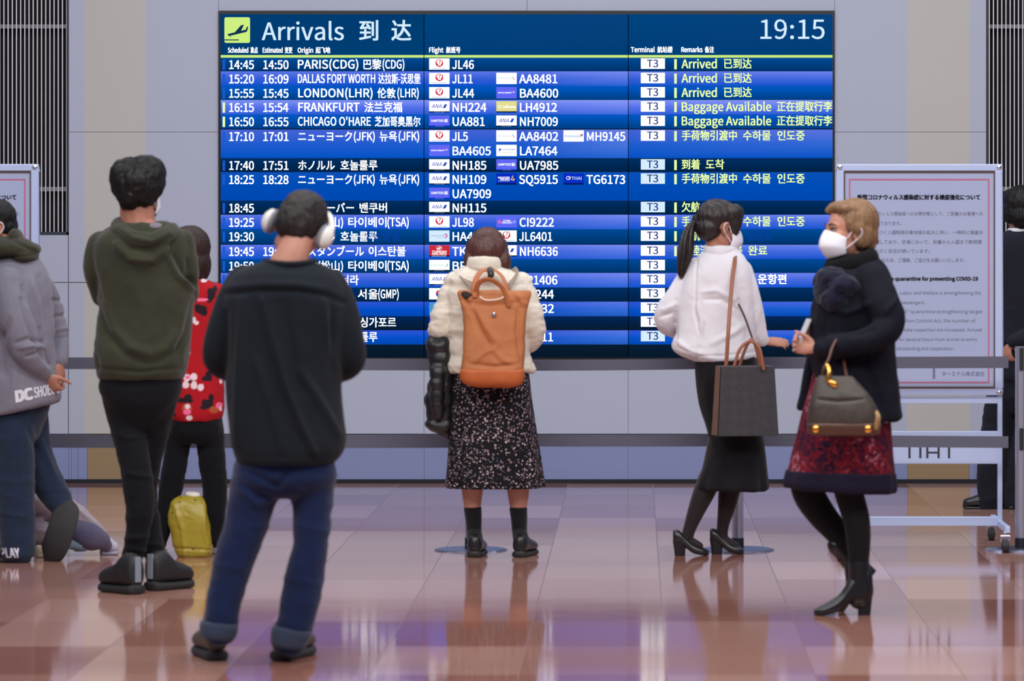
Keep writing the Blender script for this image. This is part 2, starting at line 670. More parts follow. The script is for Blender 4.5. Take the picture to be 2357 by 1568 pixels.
# ================================================================== arrivals board
BY = WD - 0.012                                # front of the display panels
board = empty('arrivals_board', W(1212, 826, WD - 0.01), 'large blue electronic airport arrivals board mounted on the wall, headed Arrivals and 19:15', 'display board')
g = G()
M_bezel = mat('black_bezel', (8, 9, 12), 0.3)
rect(g, 503, 25, 1921, 33, WD - 0.014, 0, 0.05, WD); rect(g, 503, 823, 1921, 827, WD - 0.014, 0, 0.05, WD)
rect(g, 503, 33, 508, 823, WD - 0.014, 0, 0.05, WD); rect(g, 1916, 33, 1921, 823, WD - 0.014, 0, 0.05, WD)
hard('bezel', g, M_bezel, board)
PIC = glow_attr('screen_picture')
COLX = [(508.5, 975.3), (977, 1445.3), (1447, 1916)]
ROWY = [(33, 296.6), (298, 562), (563.4, 823)]
# rows: top, bottom, style, text base line
ROWS = [(133.5, 164, 'd', 159), (164.5, 198, 'b', 192), (198.5, 230, 'm', 225), (230.5, 264, 'B', 257.5), (264.5, 296.6, 'm', 290.3),
        (298.5, 364, 'w', 324.4), (364.5, 396, 'k', 391), (396.5, 462, 'v', 423.5), (462.5, 494, 'k', 489), (494.5, 528, 'b', 522), (528.5, 562, 'd', 554.8),
        (563.4, 597, 'b', 589), (597.5, 628, 'd', 622.5), (628.5, 662, 'b', 655), (662.5, 694, 'k', 687.6), (694.5, 728, 'c', 720.5), (728.5, 760, 'n', 752.5), (760.5, 793, 'c', 786)]
STY = {'d': ((0, 74, 150), (0, 62, 128), (0, 52, 108)), 'm': ((0, 88, 200), (0, 76, 166), (0, 62, 128)), 'k': ((0, 46, 100), (0, 40, 84), (0, 34, 70)),
       'n': ((2, 38, 88), (4, 32, 66), (8, 26, 50)), 'b': ((92, 118, 232), (52, 94, 216), (6, 82, 206)), 'B': ((126, 146, 246), (84, 112, 232), (36, 92, 214)),
       'w': ((68, 98, 214), (30, 92, 206), (0, 82, 198)), 'v': ((10, 80, 186), (0, 76, 182), (0, 72, 178)), 'c': ((44, 84, 214), (4, 80, 202), (0, 72, 178))}


def picture(name, quads, parent, y):
    """quads: (x0,y0,x1,y1, four corner colours tl,tr,br,bl)"""
    V, Fc, Cc = [], [], []
    for x0, y0, x1, y1, cs in quads:
        o = len(V)
        for (px, py), c in zip(((x0, y1), (x1, y1), (x1, y0), (x0, y0)), (cs[3], cs[2], cs[1], cs[0])):
            w = W(px, py, WD)
            V.append((w[0], y, w[2])); Cc.append(lin(c))
        Fc.append((o, o + 1, o + 2, o + 3))
    me = mesh_from(np.array(V) - root_loc(parent), Fc, PIC)
    at = me.color_attributes.new('pic', 'FLOAT_COLOR', 'POINT')
    at.data.foreach_set('color', np.array(Cc, dtype=np.float32).ravel())
    return link(name, me, parent)


def lerp(a, b, t):
    return tuple(a[i] + (b[i] - a[i]) * t for i in range(3))


M_white = glow('screen_white', (255, 255, 255), 1.9)
M_pale = glow('screen_pale', (214, 238, 255), 1.0)
M_yel = glow('screen_yellow', (228, 255, 158), 1.15)
M_lime = glow('screen_lime', (206, 240, 128), 1.0)
M_ink = glow('screen_ink', (18, 40, 120), 1.0)
M_navy = glow('screen_navy', (14, 48, 84), 1.0)
M_dim = glow('screen_dim_blue', (6, 62, 152), 1.0)
M_bar = glow('screen_bar_blue', (24, 92, 206), 1.0)
M_red = glow('logo_red', (206, 44, 60), 1.0)
M_ana = glow('logo_blue', (40, 76, 190), 1.0)
M_ba = glow('logo_violet', (96, 104, 244), 1.0)
M_sq = glow('logo_deep_blue', (8, 44, 196), 1.0)
M_lh = glow('logo_sand', (226, 222, 140), 1.0)
M_teal = glow('logo_teal', (58, 190, 170), 1.0)
M_grey = glow('logo_grey', (150, 160, 190), 1.0)
M_blk = glow('logo_black', (10, 14, 30), 1.0)
M_sky = glow('logo_sky', (70, 150, 214), 1.0)
M_pnk = glow('logo_pink', (232, 120, 170), 1.0)
M_gld = glow('logo_gold', (222, 190, 110), 1.0)
M_tile = glow('badge_white', (255, 255, 255), 1.15)
LM = [M_tile, M_red, M_ana, M_ba, M_sq, M_lh, M_teal, M_grey, M_blk, M_sky, M_pnk, M_gld, M_pale]
TM = [M_white, M_yel, M_dim, M_pale, M_ink]

panels = {}
for ci, (xa, xb) in enumerate(COLX):
    for ri, (ya, yb) in enumerate(ROWY):
        g = G()
        rect(g, xa, ya, xb, yb, BY, 0, 0.03, WD)
        pn = hard('display_panel', g, mat('display_glass', (6, 12, 22), 0.3), board)
        panels[ci, ri] = pn
        if ri == 0:
            hc = ((0, 62, 118), (0, 60, 112), (0, 64, 118), (0, 60, 114)) if ci == 0 else ((0, 68, 128), (8, 66, 126), (0, 62, 118), (0, 62, 120))
            picture('header_band', [(xa, 33, xb, 126.5, hc)], pn, BY - 0.001)
            picture('rule_line', [(xa, 127, xb, 133, ((200, 236, 130),) * 4)], pn, BY - 0.0014)
        if ri == 2:
            picture('empty_band', [(xa, 793.5, xb, 823, ((8, 30, 52), (8, 28, 48), (6, 24, 40), (6, 26, 44)))], pn, BY - 0.001)


def row_panel(y):
    return 0 if y < 297 else (1 if y < 562.5 else 2)


for y0, y1, st, base in ROWS:
    a, b, c = STY[st]
    for ci, (xa, xb) in enumerate(COLX):
        pn = panels[ci, row_panel(y0)]
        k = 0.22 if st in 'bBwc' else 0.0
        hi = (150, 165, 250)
        # LCD viewing-angle brightening painted into the row colours, towards the right end
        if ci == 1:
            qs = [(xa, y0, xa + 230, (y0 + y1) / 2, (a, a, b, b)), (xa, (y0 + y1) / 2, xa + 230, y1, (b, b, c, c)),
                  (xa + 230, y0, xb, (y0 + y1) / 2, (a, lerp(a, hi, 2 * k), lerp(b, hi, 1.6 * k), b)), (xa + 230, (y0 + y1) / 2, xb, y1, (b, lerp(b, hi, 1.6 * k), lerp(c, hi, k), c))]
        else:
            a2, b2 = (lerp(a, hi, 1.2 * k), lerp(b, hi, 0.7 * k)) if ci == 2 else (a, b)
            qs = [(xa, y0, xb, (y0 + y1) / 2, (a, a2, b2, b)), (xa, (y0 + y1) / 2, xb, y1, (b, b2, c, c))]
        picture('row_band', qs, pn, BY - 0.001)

TY, LY = BY - 0.003, BY - 0.002


def put(pn, s, x0, x1, base, cap=20.0, m=0, bold=0.006, name='lettering'):
    g = G()
    put_text(g, s, x0, x1, base, cap, TY, 0, bold, 0.0, WD)
    if g.v:
        hard(name, g, TM[m], pn)


# header
put(panels[0, 0], 'Arrivals', 603, 792, 92.3, 40, 3, 0.004)
put(panels[0, 0], '到', 827, 871, 90, 38, 3, 0.008); put(panels[0, 0], '达', 901, 947, 90, 38, 3, 0.008)
for s, x0, x1 in (('Scheduled', 525, 572), ('准点', 577, 594), ('Estimated', 605, 651), ('变更', 656, 673.5), ('Origin', 685.5, 721), ('起飞地', 727, 760.5)):
    put(panels[0, 0], s, x0, x1, 121.4, 11.2, 0, 0.01)
put(panels[1, 0], 'Flight', 988, 1021, 121, 11.2, 0, 0.01); put(panels[1, 0], '航班号', 1027, 1060, 121, 11.2, 0, 0.01)
for s, x0, x1 in (('Terminal', 1452, 1507), ('航站楼', 1513, 1548), ('Remarks', 1568, 1617), ('备注', 1622, 1643.5)):
    put(panels[2, 0], s, x0, x1, 120.2, 11.2, 0, 0.01)
put(panels[2, 0], '19:15', 1750, 1898, 89.5, 44, 3, 0.002, 'clock_digits')
# landing aeroplane pictogram
g = G()
r = 4
pts = []
for cx, cy, a0 in ((573 - r + 3, 40 + r, -90), (573 - r + 3, 99 - r, 0), (517 + r, 99 - r, 90), (517 + r, 40 + r, 180)):
    pts += disc_pts(cx, cy, r, r, a0, a0 + 90, 4)
shape(g, pts, LY, 0, WD)
shape(g, [(517, 91), (550.5, 91), (550.5, 93.4), (517, 93.4)], TY, 1, WD)
shape(g, [(525, 78.6), (529, 77.6), (541, 74.6), (555, 58.6), (562.5, 57), (555.5, 71), (566, 68.6), (568.6, 62), (572, 61.4), (569.6, 71.6), (567, 74), (529, 83), (526, 82.6), (524.5, 80.6)], TY, 1, WD)
shape(g, disc_pts(531, 84.8, 1.2), TY, 1, WD)
hard('arrivals_pictogram', g, [M_lime, M_navy], panels[0, 0])

LEFT = [
    (0, '14:45', '14:50', [('PARIS(CDG)', 686, 825), ('巴黎', 837, 878), ('(CDG)', 881, 931)]),
    (1, '15:20', '16:09', [('DALLAS FORT WORTH', 686, 864), ('达拉斯-沃思堡', 871, 968)]),
    (2, '15:55', '15:45', [('LONDON(LHR)', 687, 858), ('伦敦', 869, 911), ('(LHR)', 915, 964)]),
    (3, '16:15', '15:54', [('FRANKFURT', 687, 828), ('法兰克福', 839, 926)]),
    (4, '16:50', '16:55', [("CHICAGO O'HARE", 686, 854), ('芝加哥奥黑尔', 863, 968)]),
    (5, '17:10', '17:01', [('ニューヨーク(JFK)', 687, 863), ('뉴욕', 874, 914), ('(JFK)', 918, 965)]),
    (6, '17:40', '17:51', [('ホノルル', 687, 771), ('호놀룰루', 784, 869)]),
    (7, '18:25', '18:28', [('ニューヨーク(JFK)', 687, 863), ('뉴욕', 874, 914), ('(JFK)', 918, 965)]),
    (8, '18:45', None, [('バンクーバー', 687, 815), ('밴쿠버', 828, 891)]),
    (9, '19:25', '19:11', [('台北(松山)', 687, 790), ('타이베이', 802, 890), ('(TSA)', 892, 941)]),
    (10, '19:30', None, [('ホノルル', 687, 771), ('호놀룰루', 784, 869), ('*火奴鲁鲁', 838, 920)]),
    (11, '19:45', '19:45', [('イスタンブール', 687, 838), ('이스탄불', 849, 934)]),
    (12, '19:50', None, [('台北(松山)', 687, 790), ('타이베이', 802, 890), ('(TSA)', 892, 941)]),
    (13, None, None, [('마닐라', 764, 826)]),
    (14, None, None, [('서울', 824, 870), ('(GMP)', 871, 918)]),
    (16, None, None, [('싱가포르', 829, 912)]),
    (17, None, None, [('호놀룰루', 786, 869)]),
]
for i, t1, t2, parts in LEFT:
    y0, y1, st, base = ROWS[i]
    g = panels[0, row_panel(y0)]
    if t1:
        put(g, t1, 528, 585, base, 19.6)
    if t2:
        put(g, t2, 606.5, 664.5, base, 19.6)
    for s, x0, x1 in parts:
        dim = s[0] == '*'
        put(g, s.lstrip('*'), x0, x1, base - 1, 19.6 if s[0].isascii() else 18.6, 2 if dim else 0)
for i, (y0, y1, st, base) in enumerate(ROWS):
    g = G()
    rect(g, 513, base - 21.5, 518.5, base + 2.2, LY, 0, 0, WD)
    hard('status_bar', g, M_yel if i in (3, 4) else M_bar, panels[0, row_panel(y0)])


def logo(kind, x, base, pn):
    """one airline badge 47 wide, its picture built flat on the screen"""
    g = G()
    y0 = base - 23.5
    w = 47
    hh = 23.2 if kind in ('ANA', 'UA', 'LH', 'SQ', 'TG', 'TK', 'BR') else 26
    bgm = {'JL': 0, 'AA': 0, 'BA': 3, 'ANA': 0, 'LH': 5, 'UA': 3, 'MH': 0, 'LA': 0, 'SQ': 4, 'TG': 4, 'CI': 3, 'HA': 12, 'TK': 1, 'BR': 0, 'KE': 0, 'CX': 9, 'DB': 4}[kind]
    rect(g, x, y0, x + w, y0 + hh, LY, bgm, 0, WD)

    def T(s, a, b_, bs, cp, m=2, it=0.0, bold=0.02):
        put_text(g, s, x + a, x + b_, y0 + bs, cp, LY - 0.0008, m, bold * 0.4, it, WD)

    def S(pts, m, z=0.0006):
        shape(g, [(x + a, y0 + b_) for a, b_ in pts], LY - z, m, WD)
    if kind == 'JL':
        S(disc_pts(23.5, 10.6, 9, 9), 1)
        S(disc_pts(23.6, 8.4, 6.2, 5.8), 0, 0.0009)
        S([(21.6, 4.6), (25.6, 4.2), (27.4, 6.2), (25, 9.2), (24.4, 13), (23, 13.4), (23.4, 9), (25.2, 6.4), (22.4, 5.8)], 1, 0.0012)
        put_text(g, 'JAL', x + 19.4, x + 28, y0 + 16.4, 3.6, LY - 0.0014, 0, 0.03, 0.25, WD)
        T('JAPAN AIRLINES', 7, 40.5, 24.2, 1.9)
    elif kind == 'ANA':
        T('ANA', 5.5, 29, 15.6, 8.6, 2, 0.25, 0.01)
        S([(31, 15.6), (36, 7), (41.5, 7), (37.5, 15.6)], 2)
        rect(g, x, y0 + hh, x + w, y0 + hh + 2.6, LY, 8, 0, WD)
        T('STAR ALLIANCE', 12, 35, 25.5, 1.4, 7)
    elif kind == 'UA':
        T('UNITED', 4.5, 33.6, 14.6, 5, 0, 0.0, 0.035)
        S([(35.6, 8.4), (42.6, 8.4), (42.6, 15.4), (35.6, 15.4)], 0)
        for k in range(3):
            S([(36 + 2 * k, 8.8), (37 + 2 * k, 8.8), (42, 13.8 - 2 * k), (42, 14.8 - 2 * k)], 3, 0.0009)
        rect(g, x, y0 + hh, x + w, y0 + hh + 2.6, LY, 4, 0, WD)
        T('STAR ALLIANCE', 14, 34, 25.5, 1.4, 7)
    elif kind == 'AA':
        T('American', 4.4, 33.6, 15, 4.4, 7, 0, 0.0)
        S([(35, 9), (37.4, 9), (39.6, 12.6), (38.4, 12.6)], 9); S([(37.6, 13), (40, 12.6), (42.6, 16), (41, 16)], 1)
    elif kind == 'BA':
        T('BRITISH AIRWAYS', 4.4, 35, 14.6, 3.2, 0, 0, 0.03)
        S([(32, 10), (38, 8.6), (43, 9.6), (38, 10.2)], 10); S([(37, 12.2), (43, 10.4), (42, 12), (39, 13.4)], 0)
    elif kind == 'LH':
        S(disc_pts(8, 12.5, 3.6), 0); S(disc_pts(8, 12.5, 2.6), 5, 0.0009)
        T('Lufthansa', 14.5, 44.6, 15.6, 6, 0, 0, 0.03)
        rect(g, x, y0 + hh, x + w, y0 + hh + 2.6, LY, 8, 0, WD)
    elif kind == 'MH':
        T('malaysia', 2, 35, 15.6, 5.4, 9, 0.2, 0.01)
        T('airlines', 22, 34, 18.6, 2.4, 9, 0, 0.0)
        S([(36.6, 15), (39, 8.6), (40.4, 8.4), (38.8, 15)], 1); S([(40, 15.4), (41.4, 8.6), (44.6, 9), (44, 12.4), (41.4, 14.6)], 2)
    elif kind == 'LA':
        S(disc_pts(8.6, 11, 3), 3); S([(6, 13), (8, 15), (7, 19), (6.4, 19)], 10)
        T('LATAM', 14.4, 42.6, 13.4, 4.6, 2, 0, 0.0); T('AIRLINES', 14.4, 42.6, 19.4, 3.2, 7, 0, 0.0)
    elif kind == 'SQ':
        T('SINGAPORE', 3.6, 31, 12, 4.2, 0, 0, 0.03); T('AIRLINES', 8.6, 31, 16, 3.8, 0, 0, 0.03)
        S([(4, 17.4), (31, 17.4), (31, 17.9), (4, 17.9)], 0)
        S([(33, 15), (37, 6), (39.6, 4), (38.6, 9), (42.6, 13.6), (41, 17), (37, 16.6)], 11)
        S([(36, 14.6), (38, 8), (40, 14)], 4, 0.0009)
        rect(g, x, y0 + hh, x + w, y0 + hh + 2.6, LY, 8, 0, WD)
    elif kind == 'TG':
        S(disc_pts(11.4, 10.6, 5.6, 4.4), 12); S(disc_pts(11, 10.6, 3.6, 2.6), 4, 0.0009); S(disc_pts(13, 10.6, 1.6), 10, 0.0012)
        T('THAI', 18.4, 41.6, 15, 7.4, 12, 0, 0.01)
        rect(g, x, y0 + hh, x + w, y0 + hh + 2.6, LY, 8, 0, WD)
    elif kind == 'CI':
        for k in range(5):
            an = math.radians(72 * k - 90)
            S(disc_pts(7.4 + 2.6 * math.cos(an), 13 + 2.6 * math.sin(an), 1.7, 1.7, n=10), 10)
        T('CHINA', 15.6, 33, 12.4, 4, 0, 0, 0.02); T('AIRLINES', 12.6, 36.6, 17, 4, 0, 0, 0.02)
        S(disc_pts(41.6, 13, 3, 3), 12); S(disc_pts(41.6, 13, 2.2, 2.2), 3, 0.0009)
    elif kind == 'HA':
        T('HAWAIIAN', 4, 32, 14.6, 4.4, 7, 0, 0.0); T('AIRLINES', 18, 32, 18.4, 2.4, 7, 0, 0.0)
        S(disc_pts(38, 12.4, 4.4, 5), 2); S(disc_pts(37, 12.4, 2.6, 3.6), 12, 0.0009); S([(38, 9), (42, 8), (41.6, 15), (38.6, 17)], 10, 0.0012)
    elif kind == 'TK':
        S(disc_pts(23, 6.6, 6.6, 4.8), 0); S(disc_pts(23, 6.6, 5.8, 4.1), 1, 0.0009); S([(18, 8.6), (23, 4.6), (28, 5), (25, 8), (20, 9.6)], 0, 0.0012)
        T('TURKISH', 6, 40, 17, 4.6, 0, 0, 0.03); T('AIRLINES', 6, 40, 22, 4.4, 0, 0, 0.03)
        rect(g, x, y0 + hh, x + w, y0 + hh + 2.6, LY, 8, 0, WD)
        T('STAR ALLIANCE', 6, 40, 25.5, 1.5, 0)
    elif kind == 'BR':
        T('EVA AIR', 4, 33, 14.6, 4, 6, 0, 0.0)
        S([(34, 14.6), (40, 13.6), (42.6, 7.4), (43, 14), (38, 15.6)], 6)
        rect(g, x, y0 + hh, x + w, y0 + hh + 2.6, LY, 8, 0, WD)
        T('STAR ALLIANCE', 12, 35, 25.5, 1.4, 7)
    elif kind == 'KE':
        S(disc_pts(24, 13, 8.6, 8.6, 180, 360), 1); S(disc_pts(24, 13, 8.6, 8.6, 0, 180), 2)
    elif kind == 'CX':
        T('C', 11, 16, 14.6, 4.6, 0)
    hard('airline_logo', g, LM, pn)


LA_, LB_, LC_ = 988, 1142.5, 1297
MID = [(0, [('JL', 'JL46', 1041, 1091)], None), (1, [('JL', 'JL11', 1041, 1088), ('AA', 'AA8481', 1195, 1283)], None),
       (2, [('JL', 'JL44', 1041, 1091.5), ('BA', 'BA4600', 1197, 1285)], None), (3, [('ANA', 'NH224', 1042, 1120), ('LH', 'LH4912', 1197, 1282)], None),
       (4, [('UA', 'UA881', 1042, 1116), ('ANA', 'NH7009', 1197, 1284)], None), (5, [('JL', 'JL5', 1041, 1077), ('AA', 'AA8402', 1195, 1285), ('MH', 'MH9145', 1351, 1439)], None),
       (5, [('BA', 'BA4605', 1042, 1130), ('LA', 'LA7464', 1197, 1283)], 357.4), (6, [('ANA', 'NH185', 1042, 1119.5), ('UA', 'UA7985', 1197, 1285)], None),
       (7, [('ANA', 'NH109', 1042, 1119.5), ('SQ', 'SQ5915', 1195, 1284), ('TG', 'TG6173', 1350, 1439)], None), (7, [('UA', 'UA7909', 1042, 1130.5)], 456),
       (8, [('ANA', 'NH115', 1042, 1119.5)], None), (9, [('JL', 'JL98', 1041, 1091), ('CI', 'CI9222', 1196, 1275)], None),
       (10, [('HA', 'HA4', 1042, 1089), ('JL', 'JL6401', 1195, 1271)], None), (11, [('TK', 'TK', 1041, 1074), ('ANA', 'NH6636', 1197, 1284)], None),
       (12, [('BR', 'BR', 1042, 1075)], None), (13, [('ANA', None, 0, 0), (None, 'PR1406', 1197, 1283)], None), (14, [('KE', None, 0, 0), (None, '5244', 1218, 1275)], None),
       (15, [('CX', None, 0, 0), (None, '032', 1232, 1275)], None), (16, [('DB', None, 0, 0)], None), (17, [(None, None, 0, 0), (None, '11', 1248, 1273)], None)]
for i, items, bs in MID:
    y0, y1, st, base = ROWS[i]
    base = bs or base - 0.4
    pn = panels[1, row_panel(y0)]
    for (kd, s, x0, x1), lx in zip(items, (LA_, LB_, LC_)):
        if kd:
            logo(kd, lx, base - 0.4, pn)
        if s:
            put(pn, s, x0, x1, base, 19.6)

BAG = [('手荷物引渡中', 1569, 1696, 1), ('수하물', 1710, 1774, 1), ('인도중', 1789, 1852, 1)]
REM = {0: [('Arrived', 1568.5, 1650, 1), ('已到达', 1666, 1730, 1)], 3: [('Baggage Available', 1569, 1775, 1), ('正在提取行李', 1788, 1915.5, 1)], 5: BAG, 6: [('到着', 1569, 1611, 1), ('도착', 1624, 1667, 1)],
       7: BAG, 8: [('欠航', 1569, 1611, 1)], 9: BAG, 10: [('欠航', 1569, 1611, 1), ('班取消', 1718, 1776, 2)], 11: [('着陸済', 1569, 1632, 1), ('착륙', 1666, 1709, 1), ('완료', 1722, 1766, 1)],
       13: [('운항편', 1744, 1810, 0)]}
REM[1] = REM[2] = REM[0]
REM[4] = REM[3]
for i, (y0, y1, st, base) in enumerate(ROWS):
    base -= 1.6
    pn = panels[2, row_panel(y0)]
    g = G()
    rect(g, 1475, base - 22.8, 1530.5, base + 1.4, LY, 0, 0, WD)
    put_text(g, 'T3', 1489, 1515, base - 2.6, 17, TY, 1, 0.005, 0.0, WD)
    hard('terminal_badge', g, [M_tile if i not in (6, 7, 8, 17) else M_pale, M_ink], pn)
    if i <= 11:
        g = G()
        rect(g, 1552, base - 21, 1557.6, base + 2.4, LY, 0, 0, WD)
        hard('status_bar', g, M_yel, pn)
    if i in REM:
        for s, x0, x1, mm in REM[i]:
            put(pn, s, x0, x1, base - (0.2 if s[0].isascii() else 1.4), 19.8 if s[0].isascii() else 18.4, mm, 0.008)

# ================================================================== barrier posts and belts
M_post = mat('satin_aluminium', (196, 200, 214), 0.32, 0.9, var=0.03)
M_slot = mat('black_plastic', (24, 26, 34), 0.5)
M_disc = mat('grey_disc', (120, 126, 146), 0.3, 0.8)
M_belt = mat('grey_webbing', (92, 93, 110), 0.85, var=0.06, vscale=30, bump=0.2, bscale=900)
BD = 20.36


def barrier_post(px, label):
    b = W(px, CY + EYE * F / BD, BD)
    r = empty('barrier_post', (b[0], BD, 0), label, 'barrier post', 'belt barrier posts')
    g = G(); g.cyl((b[0], BD, 0.0), (b[0], BD, 0.006), 0.172, 0.168, 48); g.cyl((b[0], BD, 0.006), (b[0], BD, 0.010), 0.168, 0.15, 48)
    hard('base', g, M_disc, r, smooth=False)
    g = G(); g.cyl((b[0], BD, 0.008), (b[0], BD, 0.058), 0.029, 0.029, 24)
    hard('foot_collar', g, M_slot, r)
    h = W(0, 798, BD)[2]; mid = W(0, 982, BD)[2]
    g = G()
    g.cyl((b[0], BD, 0.058), (b[0], BD, mid - 0.004), 0.027); g.cyl((b[0], BD, mid + 0.002), (b[0], BD, h), 0.027)
    g.cyl((b[0], BD, mid - 0.004), (b[0], BD, mid + 0.002), 0.0255)
    hard('pole', g, M_post, r, smooth=False)
    for ya, yb in ((800, 853), (985, 1036)):
        z0, z1 = W(0, yb, BD)[2], W(0, ya, BD)[2]
        g = G(); g.box((b[0] - 0.010, BD - 0.034, z0), (b[0] + 0.010, BD - 0.02, z1))
        hard('belt_slot', g, M_slot, r, bevel=0.002)
    return r


barrier_post(2350, 'silver belt barrier post at right edge of picture beside the notice board')
barrier_post(1698, 'silver belt barrier post on a round base behind woman in white jacket')
barrier_post(1084, 'belt barrier post on a round base behind woman with the tan backpack')


def belt(x0, x1, yc, hw, label, sag=0.0):
    g = G()
    R = []
    n = 40
    for i in range(n + 1):
        t = i / n
        px = x0 + (x1 - x0) * t
        y = yc[0] + (yc[1] - yc[0]) * t + sag * 4 * t * (1 - t)
        dd = BD - 0.02
        p = W(px, y, dd); h = hw * dd / F
        R.append([np.array((p[0], dd, p[2] - h)), np.array((p[0], dd, p[2] + h)), np.array((p[0], dd + 0.003, p[2] + h)), np.array((p[0], dd + 0.003, p[2] - h))])
    g.grid_rings(R)
    o = hard('barrier_belt', g, M_belt)
    return tag(o, label, 'barrier belt', 'grey barrier belts')


belt(-420, 1071, (834, 840), 13.5, 'upper grey barrier belt running left from post behind tan backpack woman', 0)
belt(-420, 1071, (1013, 1016), 15, 'lower grey barrier belt running left from post behind tan backpack woman', 2)
belt(1097, 1685, (841, 836), 12.5, 'upper grey barrier belt between tan backpack woman and white jacket woman', 2)
belt(1097, 1685, (1014, 1014), 13.5, 'lower grey barrier belt between tan backpack woman and white jacket woman', 1)
for ys, lab in (((836, 834), 'upper grey barrier belt crossing in front of the notice board at right'), ((1014, 1018), 'lower grey barrier belt crossing the legs of notice board at right')):
    belt(1711, 2321, ys, 13.5, lab, 0)

# ================================================================== notice stands
M_frame = mat('pale_aluminium', (184, 200, 236), 0.4, 0.15, var=0.03)
M_paper = mat('white_paper', (162, 174, 208), 0.55, var=0.03, vscale=4)
M_brown = mat('brown_gasket', (88, 66, 62), 0.7)
M_redline = mat('red_print', (186, 92, 128), 0.6)
M_print = mat('dark_print', (48, 46, 62), 0.7)
M_print2 = mat('grey_print', (112, 110, 134), 0.7)
M_chrome = mat('chrome', (220, 222, 228), 0.12, 1.0)
M_rubber = mat('caster_rubber', (26, 28, 34), 0.6)


